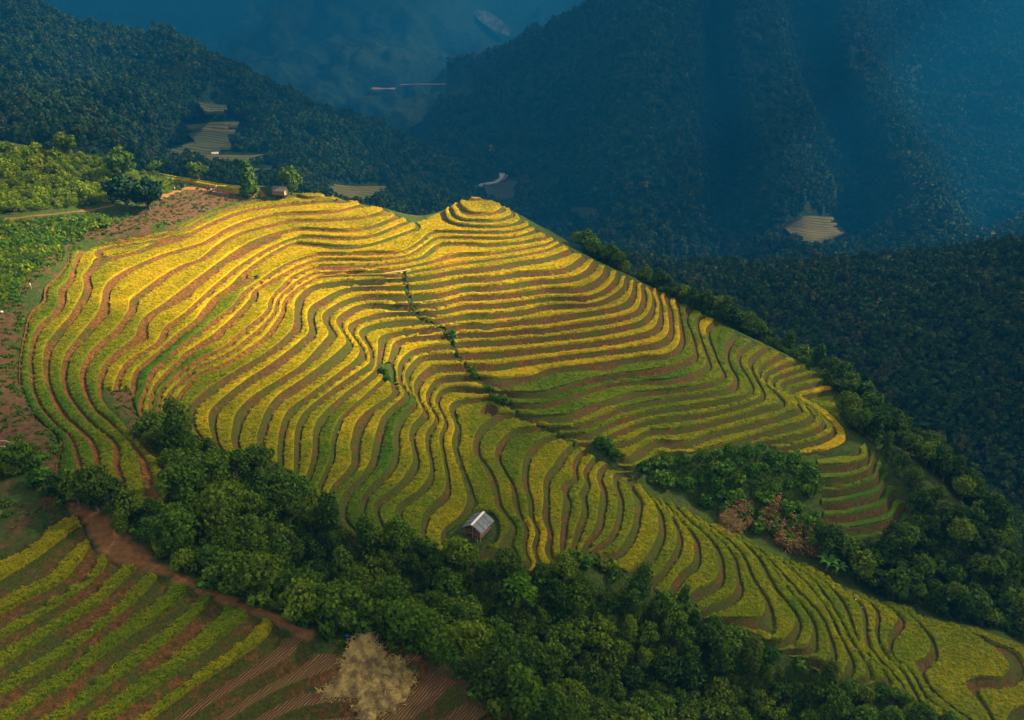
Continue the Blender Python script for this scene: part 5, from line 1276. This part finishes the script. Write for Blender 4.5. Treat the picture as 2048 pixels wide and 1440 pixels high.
def pipe():
    P = [(770, 549.5), (796, 546.5), (822, 541.5)]; pts = []
    for a, b in P:
        x, y = plan(a, b, 11.0); pts.append((float(x), float(y), float(-H_of(11.0))+.35))
    v, f = tube(pts, [.14, .14, .12], 8); o = mesh_obj('bamboo_pipe', v, f, mat_plain('pale_bamboo', (0.62, 0.48, 0.25), .6))
    tag(o, 'long pale bamboo water pipe lying along a golden terrace near the ditch', 'pipe')
pipe()
# straw heap spread over the mown terraces
def straw():
    c = at(742, 1350); root = empty('straw_heap', (c[0], c[1], c[2])); tag(root, 'big heap of pale rice straw spilling over the mown terraces', 'straw heap')
    out = pl2([(735,1283),(752,1300),(770,1320),(812,1325),(826,1345),(815,1385),(790,1415),(757,1425),(742,1445),(722,1445),(716,1412),(700,1400),(645,1400),(640,1386),(672,1360),(680,1332),(700,1308),(715,1290)])
    xs = np.arange(c[0]-8, c[0]+10, .22); ys = np.arange(c[1]-9, c[1]+9, .22); X, Y = np.meshgrid(xs, ys)
    sd = poly_sd(out, X, Y) + .5*fbm(X*1.1, Y*1.1, 4, 3)
    hh = np.clip(sd, -.6, 1.6)
    Z = gz(X, Y)+1.15 + .42*hh + .26*fbm(X*1.6, Y*1.6, 8, 4) - .6*(sd < 0)
    idx = np.arange(X.size).reshape(X.shape); q = np.stack([idx[:-1, :-1], idx[:-1, 1:], idx[1:, 1:], idx[1:, :-1]], -1).reshape(-1, 4)
    q = q[(sd.ravel()[q] > -.6).all(1)]
    s = NT('rice_straw'); n = s.noise(6, 5, .8, s.vscale((1, 1, 1))); w = s.noise(1.0, 3)
    s.color(s.mix(s.fmap(w, .38, .6), s.ramp(n, [(0.3, (0.38, 0.28, 0.08)), (0.5, (0.66, 0.50, 0.16)), (0.75, (0.82, 0.66, 0.27))]), s.ramp(n, [(0.3, (0.17, 0.12, 0.06)), (0.7, (0.34, 0.26, 0.12))]))); s.bump(n, .25, 1)
    P = np.stack([X, Y, Z], -1).reshape(-1, 3)-np.array([c[0], c[1], c[2]]); mesh_obj('straw_mass', P, q, s.m, root)
    r = np.random.default_rng(3); n_ = 3600; xx = r.uniform(xs[0], xs[-1], n_*3); yy = r.uniform(ys[0], ys[-1], n_*3); k = poly_sd(out, xx, yy) > -.35; xx, yy = xx[k][:n_], yy[k][:n_]
    zz = gz(xx, yy)+1.15+.42*np.clip(poly_sd(out, xx, yy), -.3, 1.6)+.26*fbm(xx*1.6, yy*1.6, 8, 4)+.1; a = r.uniform(0, 6.28, len(xx)); L = r.uniform(.25, .6, len(xx)); w_ = .03
    dx, dy = np.cos(a)*L, np.sin(a)*L; nx_, ny_ = -np.sin(a)*w_, np.cos(a)*w_; up = r.uniform(-.05, .22, len(xx))
    V = np.stack([np.stack([xx-nx_, yy-ny_, zz], 1), np.stack([xx+nx_, yy+ny_, zz], 1), np.stack([xx+dx+nx_, yy+dy+ny_, zz+up], 1), np.stack([xx+dx-nx_, yy+dy-ny_, zz+up], 1)], 1).reshape(-1, 3)-np.array([c[0], c[1], c[2]])
    o = mesh_obj('loose_straw', V, np.arange(len(V)).reshape(-1, 4), s.m, root); tag(o, kind='stuff')
straw()
# dried maize in the side valley
def maize():
    P = []
    for poly in ([(1438,1045),(1462,1010),(1496,1020),(1500,1058),(1455,1068)],[(1512,1060),(1530,1025),(1556,1008),(1560,1040),(1536,1072)],[(1545,1065),(1580,1045),(1625,1065),(1642,1095),(1636,1122),(1590,1110),(1552,1092)]):
        P += poisson(pl2(poly), 140, .42, 8)
    P = np.array(P); pts = np.stack([P[:, 0], P[:, 1], gz(P[:, 0], P[:, 1])], 1)
    pr = []
    for sd in range(3):
        r = np.random.default_rng(sd); V = []; 
        for i in range(16):
            a = r.uniform(0, 6.28); z = r.uniform(.2, 1.7); L = r.uniform(.25, .6); b = np.array([math.cos(a), math.sin(a), r.uniform(-.7, .4)])*L; w = np.array([-math.sin(a), math.cos(a), 0])*.07; o_ = np.array([r.uniform(-.2, .2), r.uniform(-.2, .2), z])
            V += [o_-w, o_+w, o_+b+w*.3, o_+b-w*.3]
        V = np.array(V); pr.append(mesh_obj('maize_stalk', V, np.arange(len(V)).reshape(-1, 4), ML_dry, link=False, attrs={'leafv': np.repeat(r.random(len(V)//4), 4)}))
    scatter('dry_maize', pts, pr, 1.0+.5*R2.random(len(pts)))
maize()
def banana(a, b, s, lab):
    p = at(a, b); root = empty('banana_plant', (p[0], p[1], float(gz(p[0], p[1]))), random.uniform(0, 6), s); tag(root, lab, 'banana plant')
    v, f = tube([(0, 0, 0), (.05, 0, 1.6)], [.14, .09], 7); mesh_obj('stem', v, f, mat_plain('banana_stem', (0.16, 0.19, 0.07)), root)
    for i in range(7):
        q = i*.9+random.uniform(-.2, .2); V = []; n = 7
        for j in range(n):
            t = j/(n-1); r_ = 1.7*t; z = 1.5+1.1*math.sin(t*2.2)-.4*t; w = .32*math.sin(math.pi*min(.97, t*.9+.08))
            for sg in (-1, 0, 1): V.append((math.cos(q)*r_-math.sin(q)*w*sg, math.sin(q)*r_+math.cos(q)*w*sg, z-.10*abs(sg)))
        Fq = [(j*3+k, j*3+k+1, j*3+k+4, j*3+k+3) for j in range(n-1) for k in (0, 1)]
        mesh_obj('leaf', V, Fq, ML_banana, root, attrs={'leafv': [.6]*len(V)})
banana(1652, 1142, 1.3, 'banana plant at the foot of the wood by the dry maize'); banana(1672, 1150, 1.1, 'smaller banana plant just right of the other one by the dry maize')
banana(1876, 1226, .9, 'light green banana plant low in the wood above the lower terraces'); banana(571, 1085, 1.0, 'yellowish broad leaved plant standing in the upper gully wood')
def logs():
    for i, (a, b, a2, b2) in enumerate([(0,898,32,901),(0,909,30,914),(2,914,26,920)]):
        p = at(a, b); q = at(a2, b2); v, f = tube([(p[0]-1, p[1], p[2]+1.0), ((p[0]+q[0])/2, (p[1]+q[1])/2, (p[2]+q[2])/2+1.2), (q[0], q[1], q[2]+.8)], [.07, .06, .03], 6)
        o = mesh_obj('bare_branch', v, f, mat_plain('bleached_wood', (.45, .42, .38))); tag(o, ['topmost of three bleached bare branches by the left edge', 'middle one of three bleached bare branches by the left edge', 'lowest of three bleached bare branches by the left edge'][i], 'branch')
logs()
def sack(a, b, mt, lab, s=.35, name='sack'):
    p = at(a, b); r = np.random.default_rng(int(a)); V = []; n = 8
    for i in range(5):
        ph = math.pi*i/4
        for j in range(n): V.append((s*math.sin(ph)*math.cos(j*.785)*(1+.1*r.random())+.01, s*.8*math.sin(ph)*math.sin(j*.785), s*.7*(1-math.cos(ph))))
    Fq = [(i*n+j, i*n+(j+1) % n, (i+1)*n+(j+1) % n, (i+1)*n+j) for i in range(4) for j in range(n)]
    o = mesh_obj(name, V, Fq, mt, smooth=True); o.location = (p[0], p[1], float(gz(p[0], p[1]))+.05); tag(o, lab, 'sack')
sack(4, 628, M_WHITE, 'white sack lying on the ground at the left edge near the two people', .3)
sack(695, 1278, mat_plain('blue_plastic', (.02, .12, .40)), 'small blue sack beside the path above the straw heap', .3)
sack(1122, 866, M_WHITE, 'white sack in the ditch at the top of the lower spur', .4)

# -- people: one skinned body each, with hair or hat as a part
SKIN = (0.42, 0.25, 0.16)
def person(px, py, t, pose, shirt, trousers, label, rz=0.0, hat=None, group=None, h=1.62, lift=0.0):
    if t is None: p = at(px, py); x, y, z = p[0], p[1], float(gz(p[0], p[1]))
    else: x, y = [float(q) for q in plan(px, py, t)]; z = float(-H_of(t))
    r = random.Random(int(px*7+py)); k = h/1.62
    sw = r.uniform(-.06, .06)
    if pose == 'stand':
        J = dict(pel=(0, 0, .86), ch=(0, .01, 1.16), nk=(0, .01, 1.34), hd=(0, .03, 1.50), kL=(.10, .03+sw, .46), kR=(-.10, -.03-sw, .46), fL=(.11, 0, .06), fR=(-.11, -.02, .06), tL=(.12, .14, .03), tR=(-.12, .12, .03), sL=(.17, 0, 1.28), sR=(-.17, 0, 1.28), eL=(.23, -.02, 1.02), eR=(-.23, .04, 1.02), hL=(.22, .12, .82), hR=(-.20, .22, .90))
    elif pose == 'sit':
        J = dict(pel=(0, 0, .16), ch=(0, .05, .46), nk=(0, .08, .64), hd=(0, .13, .79), kL=(.14, .38, .44), kR=(-.14, .36, .46), fL=(.12, .56, .06), fR=(-.12, .55, .06), tL=(.12, .70, .03), tR=(-.12, .68, .03), sL=(.17, .06, .58), sR=(-.17, .06, .58), eL=(.24, .18, .42), eR=(-.24, .18, .42), hL=(.10, .36, .48), hR=(-.08, .36, .50))
    elif pose == 'crouch':
        J = dict(pel=(0, -.05, .34), ch=(0, .14, .60), nk=(0, .24, .75), hd=(0, .34, .87), kL=(.15, .30, .46), kR=(-.15, .28, .44), fL=(.13, .02, .07), fR=(-.13, .0, .07), tL=(.14, .18, .03), tR=(-.14, .16, .03), sL=(.17, .20, .70), sR=(-.17, .20, .70), eL=(.22, .38, .52), eR=(-.22, .38, .52), hL=(.12, .54, .42), hR=(-.10, .54, .44))
    else:   # bending over the crop
        J = dict(pel=(0, -.05, .84), ch=(0, .20, .98), nk=(0, .38, 1.02), hd=(0, .52, .98), kL=(.10, .04, .46), kR=(-.10, 0, .46), fL=(.12, 0, .06), fR=(-.12, -.06, .06), tL=(.12, .13, .03), tR=(-.12, .08, .03), sL=(.17, .30, 1.0), sR=(-.17, .30, 1.0), eL=(.20, .42, .76), eR=(-.20, .42, .76), hL=(.12, .54, .58), hR=(-.10, .54, .56))
    names = list(J); R_ = dict(pel=.15, ch=.155, nk=.06, hd=.105, kL=.07, kR=.07, fL=.05, fR=.05, tL=.04, tR=.04, sL=.07, sR=.07, eL=.047, eR=.047, hL=.04, hR=.04)
    E = [('pel', 'ch'), ('ch', 'nk'), ('nk', 'hd'), ('pel', 'kL'), ('kL', 'fL'), ('fL', 'tL'), ('pel', 'kR'), ('kR', 'fR'), ('fR', 'tR'), ('ch', 'sL'), ('sL', 'eL'), ('eL', 'hL'), ('ch', 'sR'), ('sR', 'eR'), ('eR', 'hR')]
    me = bpy.data.meshes.new('body'); me.from_pydata([Vector(J[n])*k for n in names], [(names.index(a), names.index(b)) for a, b in E], [])
    tmp = bpy.data.objects.new('tmp', me); COL.objects.link(tmp)
    md = tmp.modifiers.new('skin', 'SKIN'); md.use_smooth_shade = True
    for i, n in enumerate(names):
        sv = me.skin_vertices[0].data[i]; sv.radius = (R_[n]*k*1.05, R_[n]*k*(.8 if n in ('pel', 'ch') else 1)); sv.use_root = (n == 'pel')
    ms = tmp.modifiers.new('sub', 'SUBSURF'); ms.levels = 1; ms.render_levels = 1
    dg = bpy.context.evaluated_depsgraph_get(); body = bpy.data.meshes.new_from_object(tmp.evaluated_get(dg)); bpy.data.objects.remove(tmp); body.name = 'body'
    root = empty('person', (x, y, z+lift), rz); tag(root, label, 'person', group)
    body.materials.clear()
    for m in (mat_plain('shirt', shirt), mat_plain('trousers', trousers), mat_plain('skin', SKIN)): body.materials.append(m)
    Jv = {n: Vector(J[n])*k for n in names}
    zone = dict(pel=1, ch=0, nk=2, hd=2, kL=1, kR=1, fL=1, fR=1, tL=2, tR=2, sL=0, sR=0, eL=0, eR=0, hL=2, hR=2)
    for pl_ in body.polygons: pl_.material_index = zone[min(names, key=lambda n: (Jv[n]-pl_.center).length-R_[n]*.5)]
    o = bpy.data.objects.new('body', body); COL.objects.link(o); o.parent = root
    hd = Jv['hd']; V = []; n = 10
    rings = [(.02, .155), (.075, .13), (.112, .08), (.122, .02), (.112, -.04)] if hat is None else [(.01, .20), (.10, .15), (.20, .075), (.27, .03), (.265, .02)]
    for a, zz in rings:
        for j in range(n): q = 2*math.pi*j/n; V.append((hd.x+a*math.cos(q)*k, hd.y-(.02 if hat is None else 0)+a*math.sin(q)*k, hd.z+zz*k))
    Fq = [(i*n+j, i*n+(j+1) % n, (i+1)*n+(j+1) % n, (i+1)*n+j) for i in range(len(rings)-1) for j in range(n)]+[tuple(range(n))]
    mesh_obj('hair' if hat is None else 'hat', V, Fq, mat_plain('hair', (.015, .012, .01)) if hat is None else mat_plain('hat', hat), root, smooth=True)
    return root
BLK, WHT, RED, BLU, GRY, IND = (.02, .02, .025), (.8, .8, .78), (.45, .05, .05), (.06, .12, .35), (.2, .2, .2), (.03, .03, .10)
person(63, 580, None, 'stand', WHT, (.45, .36, .25), 'standing person in a white shirt at the left edge of the terraces', 2.2)
person(54, 588, None, 'crouch', BLK, IND, 'crouching person in dark clothes beside the one in the white shirt', 1.2)
TG = 'people resting along the trail'
for a, b, t_, ps, sh, tr, lb, rz_ in [
    (350,380,None,'sit',WHT,BLK,'leftmost person on the trail, seated in a white top',2.6), (358,375,None,'crouch',GRY,IND,'person in grey crouching where the trail bends at the left',2.0), (363,374,None,'stand',(.35,.4,.5),BLK,'person in a pale blue top standing at the bend of the trail',3.4),
    (404,384,None,'sit',BLK,BLK,'person in black sitting alone below the trail left of the largest group',3.0), (416,383,None,'crouch',BLK,IND,'person in black crouching at the left end of the largest group',2.7), (420,381,None,'stand',RED,BLK,'person in a red top in the largest group on the trail',3.0),
    (424,383,None,'crouch',WHT,GRY,'person in white crouching in the largest group on the trail',2.4), (428,382,None,'sit',(.5,.2,.25),BLK,'seated person in a pink top at the right of the largest group',3.3), (433,381,None,'stand',WHT,WHT,'standing person all in white right of the largest group',3.0),
    (467,381,None,'stand',IND,BLK,'person in dark blue standing on the trail between the two groups',3.1), (471,387,None,'crouch',(.5,.3,.2),BLK,'person in a tan top crouching on the trail between the two groups',2.9),
    (519,391,None,'crouch',BLK,BLK,'person in black crouching at the right end of the trail',3.2), (523,391,None,'stand',(.5,.5,.55),IND,'person in a light grey top at the right end of the trail',2.9)]:
    person(a, b, t_, ps, sh, tr, lb, rz_, group=TG)
person(1715, 1200, None, 'bend', WHT, BLK, 'farmer in a white top at the upper edge of the lower terraces', 1.0, lift=.4)
person(1722, 1216, None, 'bend', BLU, IND, 'farmer in blue bending in the rice just below the other farmer', -1.0, lift=.4)
# golden field behind the crest of the trail
def crest_field():
    pts = [(280,342,-8.6),(300,350,-7.8),(340,358,-7),(400,366,-6),(440,372,-5.3),(478,378,-4.6),(474,371,-5.4),(440,367,-6.2),(400,360,-7),(340,350,-8.2),(300,343,-9.2)]
    V = []; 
    for a, b, c in pts: x, y = plan(a, b, c); V.append((float(x), float(y), float(-H_of(c))))
    n = len(V); c = np.mean(V, 0)
    Vv = [tuple(c)]+V+[(v[0], v[1], v[2]-1.5) for v in V]
    Fq = [(0, i+1, (i+1) % n+1) for i in range(n)]+[(i+1, n+i+1, n+(i+1) % n+1, (i+1) % n+1) for i in range(n)]
    o = mesh_obj('crest_field', Vv, Fq, M_RICE, attrs={'ripe': [.86]*len(Vv)}); tag(o, kind='structure')
crest_field()
